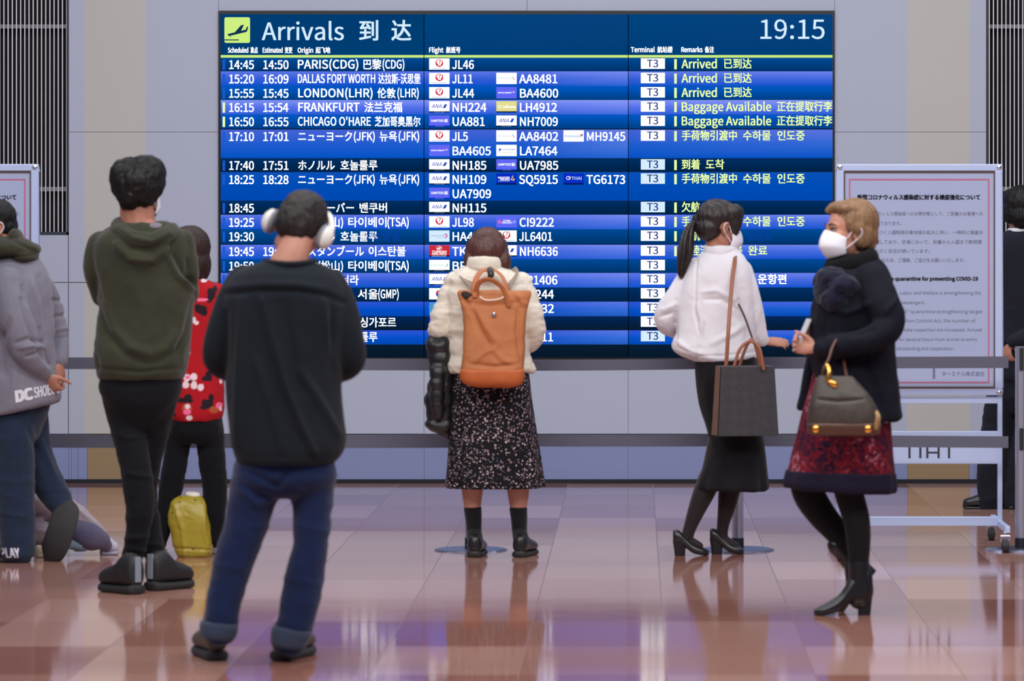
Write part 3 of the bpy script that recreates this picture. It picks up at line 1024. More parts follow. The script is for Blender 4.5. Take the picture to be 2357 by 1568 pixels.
def notice_stand(dx, label):
    SD = 20.62
    c = W(2116 + dx, CY + EYE * F / SD, SD)
    r = empty('notice_stand', (c[0], SD, 0), label, 'notice stand', 'wheeled notice stands')

    def X(px, y=SD):
        return W(px + dx, 0, SD)[0]

    def Z(py):
        return W(0, py, SD)[2]
    g = G()
    # outer profile of the snap frame
    for a in ((1925, 378, 2307, 393), (1925, 895, 2307, 910), (1925, 393, 1942, 895), (2290, 393, 2307, 895)):
        g.box((X(a[0]), SD - 0.015, Z(a[3])), (X(a[2]), SD + 0.02, Z(a[1])))
    hard('frame', g, M_frame, r, bevel=0.004)
    g = G()
    for a in ((1942, 393, 2290, 398), (1942, 890, 2290, 895), (1942, 398, 1945, 890), (2287, 398, 2290, 890)):
        g.box((X(a[0]), SD - 0.009, Z(a[3])), (X(a[2]), SD + 0.012, Z(a[1])))
    hard('gasket', g, M_brown, r)
    for px, py in ((1933, 385), (2299, 385), (2299, 903), (1933, 903)):
        g = G(); g.ell((X(px), SD - 0.014, Z(py)), (0.013, 0.012, 0.013))
        hard('corner_cap', g, M_chrome, r, smooth=True)
    g = G(); g.box((X(1945), SD - 0.004, Z(890)), (X(2287), SD + 0.01, Z(398)))
    po = hard('poster', g, M_paper, r)
    g = G()
    y = SD - 0.0055
    for a in ((1954, 412, 2277, 415), (1954, 879, 2277, 882), (1954, 415, 1957, 879), (2274, 415, 2277, 879)):
        p, q = (X(a[0]), Z(a[3])), (X(a[2]), Z(a[1]))
        g.box((p[0], y, p[1]), (q[0], y + 0.001, q[1]), 0)

    def T(s, x0, x1, b, cp, m=1, bold=0.0):
        put_text(g, s, x0 + dx, x1 + dx, b, cp, y, m, bold, 0.0, SD)
    T('新型コロナウィルス感染症に対する検疫強化について', 1973, 2256, 459, 9.5, 1, 0.02)
    for s, x0, x1, b in (('新型コロナウィルス感染症への水際対策として、ご到着のお客様への', 1973, 2262, 496), ('検疫を強化しております。', 1973, 2074, 518), ('検疫法に基づく入国制限対象地域の拡大に伴い、一時的に検査対', 1973, 2262, 539),
                         ('象者が増加しており、空港において、到着から入国まで数時間', 1973, 2259, 561), ('お待ちいただく状況が続いています。', 1973, 2140, 582), ('感染拡大防止のため、ご理解、ご協力をお願いいたします。', 1973, 2220, 603)):
        T(s, x0, x1, b, 7.6, 2)
    T('Strengthening the quarantine for preventing COVID-19', 1960, 2251, 646, 8.4, 1, 0.02)
    for s, x0, x1, b in (('The Ministry of Health, Labor and Welfare is strengthening the', 1960, 2258, 678), ('quarantine for arriving passengers.', 1960, 2129, 700), ('Due to the expansion of "quarantine strengthening target', 1968, 2261, 721),
                         ('areas" under Immigration Control Act, the number of', 1972, 2245, 742), ('passengers required to take inspection are increased. Arrived', 1968, 2259, 763), ('passengers may wait for several hours from arrival to entry', 1966, 2249, 785),
                         ('Thank you for your understanding and cooperation.', 1966, 2195, 806)):
        T(s, x0, x1, b, 7.4, 2)
    g.box((X(2147), y, Z(872)), (X(2152), y + 0.001, Z(848)), 2)
    T('ターミナル株式会社', 2168, 2266, 865, 9, 2)
    hard('print', g, [M_redline, M_print, M_print2], po)
    # stand: legs, bars, name plate, feet, casters
    for px in (1930, 2302):
        g = G(); g.box((X(px) - 0.011, SD + 0.0, Z(1211)), (X(px) + 0.011, SD + 0.028, Z(910)))
        hard('leg', g, M_frame, r, bevel=0.003)
    for ya, yb in ((914, 929), (1190, 1211)):
        g = G(); g.box((X(1935), SD + 0.002, Z(yb)), (X(2298), SD + 0.026, Z(ya)))
        hard('cross_bar', g, M_frame, r, bevel=0.003)
    g = G(); g.box((X(1935), SD + 0.004, Z(1068)), (X(2298), SD + 0.024, Z(993)))
    pl = hard('name_plate', g, M_frame, r, bevel=0.003)
    g = G()
    y = SD + 0.002
    for a in ((2082, 1012, 2105, 1017), (2091, 1017, 2096, 1055), (2116, 1012, 2121, 1055), (2132, 1012, 2137, 1055), (2158, 1012, 2163, 1055), (2137, 1012, 2158, 1017), (2137, 1040, 2158, 1044), (2173, 1012, 2196, 1017), (2182, 1017, 2187, 1055)):
        g.box((X(a[0]), y, Z(a[3])), (X(a[2]), y + 0.001, Z(a[1])), 0)
    hard('plate_lettering', g, M_print, pl)
    for px in (1930, 2302):
        g = G(); g.box((X(px) - 0.012, SD - 0.42, 0.092), (X(px) + 0.012, SD + 0.42, 0.122)); g.box((X(px) - 0.012, SD + 0.0, 0.12), (X(px) + 0.012, SD + 0.028, Z(1209)))
        hard('foot_bar', g, M_frame, r, bevel=0.003)
        for yy in (SD - 0.40, SD + 0.40):
            g = G()
            x = X(px) - 0.01
            g.cyl((x, yy, 0.06), (x, yy, 0.095), 0.011, n=14)
            g.box((x - 0.022, yy - 0.03, 0.052), (x - 0.017, yy + 0.012, 0.078)); g.box((x + 0.017, yy - 0.03, 0.052), (x + 0.022, yy + 0.012, 0.078)); g.box((x - 0.022, yy - 0.012, 0.062), (x + 0.022, yy + 0.014, 0.08))
            cs = hard('caster', g, M_chrome, r, bevel=0.002)
            g = G(); g.cyl((x - 0.014, yy - 0.02, 0.03), (x + 0.014, yy - 0.02, 0.03), 0.03, n=28); g.cyl((x - 0.018, yy - 0.02, 0.03), (x + 0.018, yy - 0.02, 0.03), 0.012, n=16)
            hard('wheel', g, M_rubber, cs)
    return r


notice_stand(0, 'framed quarantine notice on wheeled silver stand at right, behind the walking blonde woman')
notice_stand(-2218, 'framed notice on silver stand at left edge behind man in the grey hoodie')

# ================================================================== people: helpers
def rotm(yaw=0, pitch=0, roll=0):
    return np.array(Euler((0, 0, math.radians(yaw))).to_matrix() @ Euler((math.radians(pitch), 0, 0)).to_matrix() @ Euler((0, math.radians(roll), 0)).to_matrix())


SKIN = mat('skin', (166, 112, 92), 0.5, var=0.06, vscale=14, bump=0.05, bscale=300)
SKIN2 = mat('skin_light', (184, 130, 110), 0.5, var=0.06, vscale=14, bump=0.05, bscale=300)
EYEW = mat('eye_white', (176, 164, 156), 0.35)
EYED = mat('eye_dark', (38, 26, 22), 0.2)
BROW = mat('brow_hair', (58, 44, 38), 0.8)
MASK = mat('mask_white', (228, 228, 238), 0.75, var=0.02, bump=0.05, bscale=500)
LOOP = mat('mask_loop', (226, 224, 234), 0.7)


class Person:
    def __init__(s, d, px, label):
        s.d, s.k = d, d / F
        s.root = empty('person', (W(px, 0, d)[0], d, 0), label, 'person')
        s.b = G()

    def pt(s, px, py, dy=0.0):
        return W(px, py, s.d + dy)

    def ring(s, py, xl, xr, dep, dy=0.0, sl=0.0):
        a, b = s.pt(xl, py, dy), s.pt(xr, py, dy)
        return ((a[0] + b[0]) / 2, s.d + dy, a[2], (b[0] - a[0]) / 2, dep, sl)

    def torso(s, g, rings, ex=2.4, wav=None, body=0.016, n=48):
        R = [s.ring(*r) for r in rings]
        g.loft(R, n=n, ex=ex, wav=wav)
        if body:
            s.b.loft([(r[0], r[1], r[2], max(r[3] - body, 0.02), max(r[4] - body, 0.02), r[5]) for r in R], n=28, ex=2.2)

    def limb(s, g, pts, body=0.022, n=16):
        P = [s.pt(p[0], p[1], p[2]) for p in pts]
        r = [p[3] * s.k for p in pts]
        if g is not None:
            g.tube(P, r, n=n)
        if body is not None:
            s.b.tube(P, [max(q - body, 0.012) for q in r], n=12)
        return P

    def ell(s, g, px, py, dy, rx, ry, rd, R=None):
        g.ell(s.pt(px, py, dy), (rx * s.k, rd, ry * s.k), R)

    def head(s, px, py, dy, yaw, pitch=0, roll=0, k=1.0, face=True):
        R = rotm(yaw, pitch, roll)
        c = s.pt(px, py, dy)
        s.hc, s.hR, s.hk = c, R, k
        g = G()
        g.ell((0, -0.012, 0.028), (0.074, 0.094, 0.086))
        g.ell((0, 0.028, -0.035), (0.062, 0.066, 0.078))
        g.ell((0, 0.058, -0.092), (0.030, 0.028, 0.022))
        for q in (-1, 1):
            g.ell((q * 0.044, 0.012, -0.062), (0.020, 0.040, 0.034))
            g.ell((q * 0.040, 0.064, -0.026), (0.024, 0.022, 0.020))
            g.ell((q * 0.076, -0.008, -0.014), (0.008, 0.020, 0.030))
            g.tube([(q * 0.078, 0.012, 0.004), (q * 0.086, 0.002, 0.018), (q * 0.090, -0.018, 0.012), (q * 0.087, -0.022, -0.012), (q * 0.080, -0.006, -0.040)], [0.0055, 0.0055, 0.0055, 0.0055, 0.007], n=8)
            g.ell((q * 0.011, 0.094, -0.040), (0.010, 0.011, 0.008))
        g.ell((0, 0.074, 0.014), (0.050, 0.020, 0.011))
        g.tube([(0, 0.084, 0.006), (0, 0.096, -0.016), (0, 0.106, -0.038)], [0.008, 0.0095, 0.012], n=10)
        g.ell((0, 0.088, -0.064), (0.024, 0.010, 0.006)); g.ell((0, 0.086, -0.073), (0.022, 0.010, 0.007))
        M = np.eye(4); M[:3, :3] = R * k; M[:3, 3] = c
        g.xf(M)
        s.b.add(g.v, g.f)
        return c

    def hp(s, p):
        """point given in the head's own frame"""
        return s.hc + s.hR @ (np.array(p) * s.hk)

    def eyes(s):
        for q in (-1, 1):
            g = G(); g.ell(s.hp((q * 0.031, 0.0735, 0.0)), (0.0112, 0.0112, 0.0085))
            e = hard('eye', g, EYEW, s.root, smooth=True)
            g = G(); g.ell(s.hp((q * 0.031, 0.0800, 0.0)), (0.0066, 0.0066, 0.0070))
            hard('iris', g, EYED, e, smooth=True)
            g = G(); g.tube([s.hp((q * 0.012, 0.092, 0.019)), s.hp((q * 0.032, 0.090, 0.025)), s.hp((q * 0.052, 0.074, 0.019))], [0.003, 0.0038, 0.002], n=8)
            hard('eyebrow', g, BROW, s.root, smooth=True)
            g = G(); g.tube([s.hp((q * 0.018, 0.083, 0.004)), s.hp((q * 0.031, 0.087, 0.0085)), s.hp((q * 0.047, 0.076, 0.003))], [0.0022, 0.0032, 0.0022], n=8)
            hard('eyelashes', g, BROW, s.root, smooth=True)

    def mask(s, m=None, big=1.0, loops=(-1, 1)):
        g = G()
        nu, nv = 25, 13
        vs = []
        for lay in (0, 1):
            for j in range(nv):
                v = j / (nv - 1) * 2 - 1
                for i in range(nu):
                    u = i / (nu - 1) * 2 - 1
                    a = u * math.radians(84)
                    x = 0.073 * math.sin(a) * (1 - 0.10 * (v < 0) * v * v)
                    bulge = 0.006 * math.exp(-(u / 0.25) ** 2)
                    y = 0.022 + (0.094 - 0.022 * v * v - (0.016 if v < -0.3 else 0) * (-v)) * max(math.cos(a), 0) ** 0.75 + bulge
                    hh = 0.050 * (1 - 0.42 * abs(u) ** 1.5) * big
                    z = -0.062 + v * hh + (0.006 * (1 - abs(u)) if v > 0 else 0) * v
                    vs.append(s.hp((x * (1 - 0.03 * lay), y - 0.003 * lay, z)))
        f = []
        N = nu * nv
        for j in range(nv - 1):
            for i in range(nu - 1):
                a = j * nu + i
                f.append((a, a + 1, a + nu + 1, a + nu)); f.append((N + a, N + a + nu, N + a + nu + 1, N + a + 1))
        rim = [i for i in range(nu)] + [j * nu + nu - 1 for j in range(1, nv)] + [(nv - 1) * nu + i for i in range(nu - 2, -1, -1)] + [j * nu for j in range(nv - 2, 0, -1)]
        for k in range(len(rim)):
            a, b = rim[k], rim[(k + 1) % len(rim)]
            f.append((a, N + a, N + b, b))
        g.add(vs, f)
        mk = hard('face_mask', g, m or MASK, s.root, smooth=True)
        for q in loops:
            g = G()
            g.tube([s.hp((q * 0.071, 0.030, -0.028)), s.hp((q * 0.081, 0.006, 0.010)), s.hp((q * 0.094, -0.014, 0.012)), s.hp((q * 0.092, -0.022, -0.012)), s.hp((q * 0.080, 0.0, -0.040)), s.hp((q * 0.068, 0.034, -0.072))], [0.0022] * 6, n=8)
            hard('ear_loop', g, LOOP, mk, smooth=True)
        return mk

    def hand(s, wrist, R, side=1, curl=(20, 25, 20), spread=4, k=1.0, thumb=(38, 10)):
        """wrist: world point; R columns: thumb side, back of the hand, along the fingers"""
        g = G()
        g.tube([(0, 0, -0.02), (0, 0, 0.012), (0.002, 0.001, 0.05), (0, 0, 0.088)], [(0.024, 0.018), (0.027, 0.018), (0.040, 0.015), (0.040, 0.012)], n=14, ref=(0, 1, 0))
        for i, (x, L, r) in enumerate(((0.031, 0.070, 0.0086), (0.0105, 0.078, 0.0088), (-0.0105, 0.072, 0.0083), (-0.031, 0.056, 0.0074))):
            p = np.array((x, 0.002, 0.084)); pts = [p - np.array((0, 0, 0.012)), p]
            ang = 0
            sp = math.radians(spread * (1.5 - i))
            for sg, c in zip((0.46, 0.30, 0.24), curl):
                ang += math.radians(c + 3 * i)
                dv = np.array((math.sin(sp) * math.cos(ang), -math.sin(ang), math.cos(ang)))
                p = p + dv * L * sg
                pts.append(p)
            g.tube(pts, [r, r, r * 0.95, r * 0.88, r * 0.75], n=10, sub=3)
        t0 = np.array((0.026, -0.004, 0.022)); a = math.radians(thumb[0]); b = math.radians(thumb[1])
        t1 = t0 + 0.040 * np.array((math.sin(a), -0.35, math.cos(a))); t2 = t1 + 0.030 * np.array((math.sin(b), -0.45, math.cos(b))); t3 = t2 + 0.022 * np.array((math.sin(b), -0.5, math.cos(b)))
        g.tube([t0, t1, t2, t3], [0.013, 0.0115, 0.0100, 0.0080], n=10, sub=3)
        M = np.eye(4); M[:3, :3] = np.array(R) * k * np.array((1, 1, 1)); M[:3, 3] = wrist
        g.xf(M)
        s.b.add(g.v, g.f)

    def body(s, m=SKIN, voxel=0.006, smooth=3):
        return soft('body', s.b, m, s.root, voxel, smooth)


def frame(z, x):
    """rotation whose third column is z and first is near x"""
    z = np.array(z, float); z /= np.linalg.norm(z)
    x = np.array(x, float); x -= z * (x @ z); x /= np.linalg.norm(x)
    return np.stack([x, np.cross(z, x), z], axis=1)


def ground(px, py):
    d = F * EYE / (py - CY)
    return np.array(((px - CX) * d / F, d, 0.0))


def foot_part(prof, L, n=22, ex=2.6):
    """prof: (t, half width, top, bottom, sideways offset) along the foot"""
    A = catmull([tuple(p) + (0.0,) * (5 - len(p)) for p in prof], 5)
    R = []
    for t, w, zt, zb, off in A:
        ring = []
        for k in range(n):
            a = 2 * math.pi * k / n
            c, q = math.cos(a), math.sin(a)
            x = w * math.copysign(abs(c) ** (2 / ex), c) * (1.0 if q < 0 else 1 - 0.18 * q)
            z = (zt + zb) / 2 + (zt - zb) / 2 * math.copysign(abs(q) ** (2 / ex), q)
            ring.append(np.array((x + off, t * L, z)))
        R.append(ring)
    return R


def place(g, start, at, yaw, tilt=0.0, pivot=0.0):
    R = rotm(yaw) @ rotm(0, tilt)
    for i in range(start, len(g.v)):
        p = np.array(g.v[i]); p[1] -= pivot
        g.v[i] = tuple(R @ p + np.array(at) + R @ np.array((0, 0, 0.0)))


def sneaker(root, heel, yaw, L, m, msole, wid=1.0, high=1.0, tab=None, thick=0.026, name='shoe'):
    tz = max(1.0, 1 + (high - 1) * 0.85)
    g = G()
    g.grid_rings(foot_part([(0.0, 0.020 * wid, 0.080 * high, thick - 0.006), (0.05, 0.031 * wid, 0.090 * high, thick - 0.006), (0.18, 0.036 * wid, 0.096 * high, thick - 0.006), (0.34, 0.037 * wid, 0.094 * high, thick - 0.006),
                            (0.52, 0.042 * wid, 0.078 * tz, thick - 0.006), (0.74, 0.047 * wid, 0.066 * tz, thick - 0.006), (0.92, 0.040 * wid, 0.056 * tz, thick - 0.006), (1.0, 0.020 * wid, 0.042 * tz, thick - 0.004)], L))
    place(g, 0, heel, yaw)
    o = hard(name, g, m, root, smooth=True)
    g = G()
    g.grid_rings(foot_part([(-0.02, 0.020 * wid, thick + 0.004, 0.004), (0.03, 0.034 * wid, thick + 0.004, 0), (0.2, 0.038 * wid, thick, 0), (0.45, 0.041 * wid, thick - 0.002, 0), (0.74, 0.0495 * wid, thick, 0), (0.93, 0.042 * wid, thick + 0.002, 0), (1.01, 0.019 * wid, thick + 0.004, 0.006)], L, ex=4))
    place(g, 0, heel, yaw)
    hard('sole', g, msole, o, smooth=True)
    if tab:
        g = G(); g.box((-0.014, -0.006, 0.05), (0.014, 0.006, 0.088 * high)); place(g, 0, heel, yaw)
        hard('heel_tab', g, tab, o, bevel=0.003)
    return o


def ankle(p, leg, heel, yaw, r=0.028, up=0.07, fwd=0.055):
    """carry the leg down into the shoe"""
    R = rotm(yaw)
    t = np.array(heel) + R @ np.array((0, fwd, up))
    a = p.pt(*leg)
    p.b.tube([a, (a + t) / 2, t, t + R @ np.array((0, 0.06, -0.03))], [r * 1.1, r, r, r * 0.8], n=12)


def pump(root, heel, yaw, L, m, lift=0.066, shaft=None, name='shoe', tilt=0.0, wid=1.0, up=0.0):
    g = G()
    z = lift
    g.grid_rings(foot_part([(0.0, 0.016 * wid, z + 0.052 + up * 0.3, z), (0.05, 0.028 * wid, z + 0.058 + up * 0.8, z - 0.002), (0.18, 0.032 * wid, z + 0.054 + up, z - 0.006), (0.36, 0.033 * wid, z * 0.62 + 0.048 + up, z * 0.62 - 0.004), (0.55, 0.036 * wid, 0.058 + up * 0.55, z * 0.20),
                            (0.74, 0.040 * wid, 0.044 + up * 0.2, 0.004), (0.90, 0.033 * wid, 0.034, 0.0), (1.0, 0.016 * wid, 0.022, 0.002)], L))
    place(g, 0, heel, yaw, tilt)
    o = hard(name, g, m, root, smooth=True)
    g = G()
    R = []
    for zz, f0, f1, w in ((0.0, 0.008, 0.056, 0.021), (z * 0.5, 0.004, 0.058, 0.022), (z + 0.008, -0.002, 0.066, 0.026)):
        R.append([np.array((x * w, (f0 + f1) / 2 + y * (f1 - f0) / 2, zz)) for x, y in [(math.copysign(abs(math.cos(a)) ** 0.5, math.cos(a)), math.copysign(abs(math.sin(a)) ** 0.5, math.sin(a))) for a in np.linspace(0, 2 * math.pi, 20, endpoint=False)]])
    g.grid_rings(R); place(g, 0, heel, yaw, tilt)
    hard('block_heel', g, m, o, smooth=False, bevel=0.001)
    return o


def decal(name, s, origin, xdir, ydir, width, cap, target, m, parent, bold=0.02, lift=0.003):
    """print on cloth: letters laid out on the picture side of a garment and pressed onto its surface"""
    V, Fc = text_mesh(s, 0.0)
    n = len(V); e = bold
    st = np.linspace(-e, e, max(2, int(2 * e / 0.025) + 1))
    sh = [(q, r) for q in st for r in (-e * 0.5, e * 0.5)]
    Fc = [tuple(i + n * k for i in q) for k in range(len(sh)) for q in Fc]
    V = np.concatenate([V + np.array(q) for q in sh])
    lo, hi = V.min(0), V.max(0)
    kx, kz = width / (hi[0] - lo[0]), cap / cap_height(bold)
    bm = bmesh.new()
    for p in V:
        bm.verts.new((p[0] - lo[0], p[1], 0))
    bm.verts.ensure_lookup_table()
    for q in Fc:
        try:
            bm.faces.new([bm.verts[i] for i in q])
        except ValueError:
            pass
    bmesh.ops.triangulate(bm, faces=bm.faces)
    bmesh.ops.subdivide_edges(bm, edges=bm.edges, cuts=2, use_grid_fill=True)
    bm.verts.index_update()
    U = np.array([v.co[:2] for v in bm.verts]); Fn = [tuple(v.index for v in f.verts) for f in bm.faces]
    bm.free()
    off = root_loc(target.parent)
    tv = [Vector(v.co) for v in target.data.vertices]
    tree = BVHTree.FromPolygons(tv, [tuple(p.vertices) for p in target.data.polygons])
    out = []
    eye = Vector((0, 0, EYE))
    for a, b in U:
        w = np.array(origin) + np.array(xdir) * a * kx + np.array(ydir) * b * kz
        o = eye - Vector(off); dv = (Vector(w) - eye).normalized()
        hit = tree.ray_cast(o, dv)
        p = (hit[0] - dv * lift) if hit[0] is not None else None
        out.append(np.array(p) + off if p is not None else None)
    ok = [i for i, p in enumerate(out) if p is not None]
    idx = {i: k for k, i in enumerate(ok)}
    Ff = [tuple(idx[i] for i in f) for f in Fn if all(i in idx for i in f)]
    g = G(); g.add([out[i] for i in ok], Ff)
    return hard(name, g, m, parent)


def cloth(name, rgb, **k):
    d = dict(rough=0.92, var=0.14, vscale=9, bump=0.12, bscale=420, sheen=0.15, spec=0.2)
    d.update(k)
    return mat(name, rgb, **d)


def hair(name, rgb, rgb2=None, **k):
    d = dict(rough=0.55, var=0.35, vscale=26, bump=0.5, bscale=70, stretch=(1.6, 1.6, 0.16), spec=0.3, rgb2=rgb2)
    d.update(k)
    return mat(name, rgb, **d)


FOLD = [(0.007, 5.0, (1.3, 1.3, 0.8)), (0.0035, 12.0, (1, 1, 0.8)), (0.001, 30, (1, 1, 1))]
SMALL = [(0.0035, 8.0, (1.2, 1.2, 0.5)), (0.0018, 20.0, (1, 1, 0.7))]
TROU = [(0.005, 7.0, (1, 1, 1.6)), (0.0022, 18.0, (1, 1, 1.3))]

# ================================================================== man in dark green hoodie
p = Person(18.07, 320, 'man seen from behind in dark green hooded sweatshirt and slim black trousers')
GREEN = cloth('green_sweatshirt', (44, 48, 37), rgb2=(54, 55, 40))
p.head(318, 440, 0.0, -24, -2, 0, 1.0)
p.limb(None, [(315, 475, 0, 40), (318, 520, 0, 42), (322, 545, 0, 46)], body=0.0)
g = G()
p.torso(g, [(512, 282, 388, 0.075), (524, 250, 410, 0.10), (542, 226, 430, 0.125), (570, 214, 438, 0.14), (620, 216, 440, 0.15), (680, 226, 446, 0.15), (740, 226, 442, 0.15), (780, 222, 438, 0.155), (808, 214, 434, 0.16), (835, 216, 430, 0.16), (856, 224, 425, 0.155), (872, 230, 418, 0.145)])
p.limb(g, [(232, 562, 0, 30), (222, 612, 0.0, 31), (234, 660, 0.03, 29), (250, 695, 0.08, 27), (290, 690, 0.22, 26), (350, 672, 0.25, 24)])
p.limb(g, [(418, 560, 0, 30), (424, 620, 0.0, 31), (428, 672, 0.03, 28), (412, 694, 0.10, 26), (370, 688, 0.23, 25), (310, 680, 0.27, 23)])
hd = soft('hoodie', g, GREEN, p.root, 0.007, 3, wr=FOLD, creases=[
    ([(228, 705), (246, 765), (286, 812), (335, 832)], 9, -0.012), ([(240, 700), (262, 760), (300, 800), (340, 815)], 12, 0.008),
    ([(440, 700), (428, 765), (405, 808), (355, 834)], 9, -0.012), ([(425, 690), (412, 760), (385, 800), (350, 815)], 12, 0.007),
    ([(388, 590), (408, 636), (446, 668)], 7, 0.012), ([(402, 588), (426, 636), (448, 652)], 6, -0.010), ([(212, 600), (222, 650), (232, 690)], 7, -0.008), ([(430, 600), (434, 640), (446, 660)], 6, -0.01),
    ([(222, 846), (320, 856), (424, 846)], 4, -0.005), ([(216, 800), (228, 850)], 6, -0.008), ([(290, 640), (330, 700), (340, 760)], 22, 0.006)])
g = G()
k = p.k
g.tube([p.pt(276, 512, 0.02), p.pt(276, 528, -0.06), p.pt(300, 548, -0.125), p.pt(340, 556, -0.14), p.pt(378, 544, -0.12), p.pt(398, 528, -0.04), p.pt(396, 522, 0.03)], [(20 * k, 14 * k), (23 * k, 17 * k), (22 * k, 18 * k), (22 * k, 18 * k), (22 * k, 17 * k), (17 * k, 13 * k), (12 * k, 10 * k)], n=16)
p.ell(g, 322, 574, -0.125, 66, 42, 0.045); p.ell(g, 326, 590, -0.13, 46, 30, 0.04)
ho = soft('hood', g, GREEN, p.root, 0.007, 5, wr=SMALL, creases=[([(268, 540), (300, 572), (350, 576), (392, 548)], 6, -0.010), ([(262, 560), (300, 596), (350, 600), (392, 566)], 7, 0.009), ([(276, 524), (305, 548), (350, 556), (390, 536)], 5, 0.008)])
g = G(); p.ell(g, 357, 524, -0.06, 22, 12, 0.035)
hard('hood_lining', g, cloth('grey_lining', (112, 106, 118)), ho, smooth=True)
BLACKJ = cloth('black_trousers', (11, 13, 20), var=0.1, sheen=0.05)
g = G()
p.torso(g, [(848, 238, 412, 0.12), (880, 229, 418, 0.13), (905, 231, 414, 0.13), (930, 244, 402, 0.12), (960, 262, 380, 0.09), (990, 285, 350, 0.05)], body=0.03)
p.limb(g, [(276, 900, 0, 46), (288, 960, 0, 41), (300, 1020, -0.02, 37), (312, 1080, -0.03, 35), (322, 1150, -0.03, 34), (321, 1195, -0.03, 31), (312, 1250, -0.02, 26), (305, 1284, 0.01, 24)])
p.limb(g, [(372, 890, 0.0, 44), (364, 940, 0.01, 39), (350, 1010, 0.05, 34), (336, 1080, 0.08, 31), (334, 1150, 0.08, 28), (344, 1220, 0.07, 28), (354, 1258, 0.05, 25), (356, 1282, 0.05, 23)])
soft('trousers', g, BLACKJ, p.root, 0.007, 4, wr=TROU, creases=[([(262, 1000), (300, 1010), (340, 1000)], 5, 0.004), ([(290, 1090), (350, 1100)], 5, 0.005), ([(290, 1240), (340, 1236)], 5, 0.006), ([(292, 1262), (336, 1268)], 4, 0.006), ([(335, 1250), (372, 1256)], 4, 0.006)])
ankle(p, (304, 1290, 0.02), ground(317, 1369), 38); ankle(p, (357, 1292, 0.05), ground(346, 1361), -32)
SHB = mat('black_shoe', (17, 18, 21), 0.6, var=0.15, bump=0.1, bscale=200); SHS = mat('black_sole', (24, 25, 25), 0.7); TAB = mat('grey_tab', (118, 128, 142), 0.6)
sneaker(p.root, ground(317, 1369), 38, 0.25, SHB, SHS, 1.25, 1.75, TAB, 0.036)
sneaker(p.root, ground(346, 1361), -32, 0.25, SHB, SHS, 1.25, 1.75, TAB, 0.036)
p.body(); p.mask(loops=(1,))
BLK = hair('black_hair', (6, 6, 8), (14, 14, 15))
g = G()
for e in ((317, 420, -0.01, 60, 58, 0.115), (335, 388, 0.0, 40, 30, 0.09), (300, 388, -0.01, 30, 26, 0.08), (282, 408, -0.01, 28, 40, 0.09), (356, 398, 0.0, 24, 34, 0.08), (300, 452, -0.045, 32, 32, 0.07), (330, 448, -0.03, 28, 30, 0.075), (362, 420, 0.02, 18, 26, 0.06), (266, 396, 0, 12, 12, 0.05)):
    p.ell(g, *e)
soft('hair', g, BLK, p.root, 0.006, 4, wr=[(0.007, 22, (1, 1, 0.7)), (0.005, 52, (1, 1, 0.6))])

# ================================================================== man with white headphones
p = Person(15.08, 665, 'man seen from behind in dark navy sweatshirt and blue jeans wearing white headphones')
NAVY = cloth('navy_sweatshirt', (19, 26, 34), rgb2=(25, 32, 40), sheen=0.04)
p.head(690, 524, 0.03, -8, -24, 18, 1.04)
p.limb(None, [(690, 545, 0.0, 38), (676, 580, -0.02, 40), (668, 606, -0.02, 48)], body=0.0)
g = G()
p.torso(g, [(604, 608, 722, 0.072, -0.02), (612, 572, 750, 0.10), (632, 536, 780, 0.13), (668, 518, 798, 0.15), (720, 512, 800, 0.155), (800, 516, 792, 0.155), (870, 519, 785, 0.155), (930, 523, 787, 0.16), (1000, 531, 795, 0.165), (1035, 538, 791, 0.165), (1058, 546, 776, 0.16), (1068, 554, 762, 0.15)])
p.limb(g, [(560, 646, 0, 38), (536, 700, 0, 41), (516, 768, 0.0, 43), (507, 822, 0.03, 42), (535, 842, 0.11, 37), (580, 824, 0.26, 32), (632, 800, 0.35, 28)])
p.limb(g, [(762, 654, 0, 37), (784, 710, 0, 39), (796, 770, 0.0, 40), (800, 824, 0.03, 42), (775, 842, 0.11, 37), (735, 822, 0.26, 32), (690, 800, 0.35, 28)])
sw = soft('sweatshirt', g, NAVY, p.root, 0.008, 4, wr=[(0.003, 4.0, (1.2, 1.2, 0.5)), (0.001, 12, (1, 1, 0.7))], creases=[
    ([(522, 676), (600, 669), (690, 670), (750, 680), (792, 696)], 6, -0.010), ([(524, 662), (600, 655), (690, 656), (752, 666)], 8, 0.005),
    ([(606, 690), (632, 790), (660, 890), (694, 980), (722, 1040)], 9, 0.019), ([(650, 700), (668, 800), (690, 900)], 12, -0.010), ([(560, 690), (552, 850), (546, 1020)], 11, 0.011), ([(590, 830), (622, 930), (650, 1030)], 10, 0.010),
    ([(690, 850), (738, 930), (778, 1000)], 10, 0.012), ([(744, 690), (752, 760), (770, 850)], 9, 0.009), ([(765, 700), (762, 790), (765, 850)], 8, -0.010), ([(520, 720), (516, 800), (518, 860)], 8, -0.010), ([(548, 1050), (660, 1056), (775, 1048)], 4, -0.002)])
g = G(); g.tube([p.pt(610, 600, 0.0), p.pt(622, 604, -0.07), p.pt(668, 608, -0.10), p.pt(712, 604, -0.07), p.pt(724, 600, 0.0)], [0.010] * 5, n=10)
hard('neck_rib', g, NAVY, sw, smooth=True)
DEN = cloth('blue_denim', (12, 27, 62), var=0.25, vscale=5, rgb2=(21, 39, 80))
g = G()
p.torso(g, [(1040, 556, 764, 0.125), (1075, 540, 774, 0.13), (1105, 538, 774, 0.125), (1130, 560, 750, 0.10), (1145, 590, 720, 0.06)], body=0.035)
p.limb(g, [(596, 1090, 0, 62), (581, 1150, 0, 55), (566, 1210, 0, 50), (546, 1270, 0, 47), (528, 1330, 0, 42), (515, 1390, 0.0, 40), (507, 1450, 0.0, 38)])
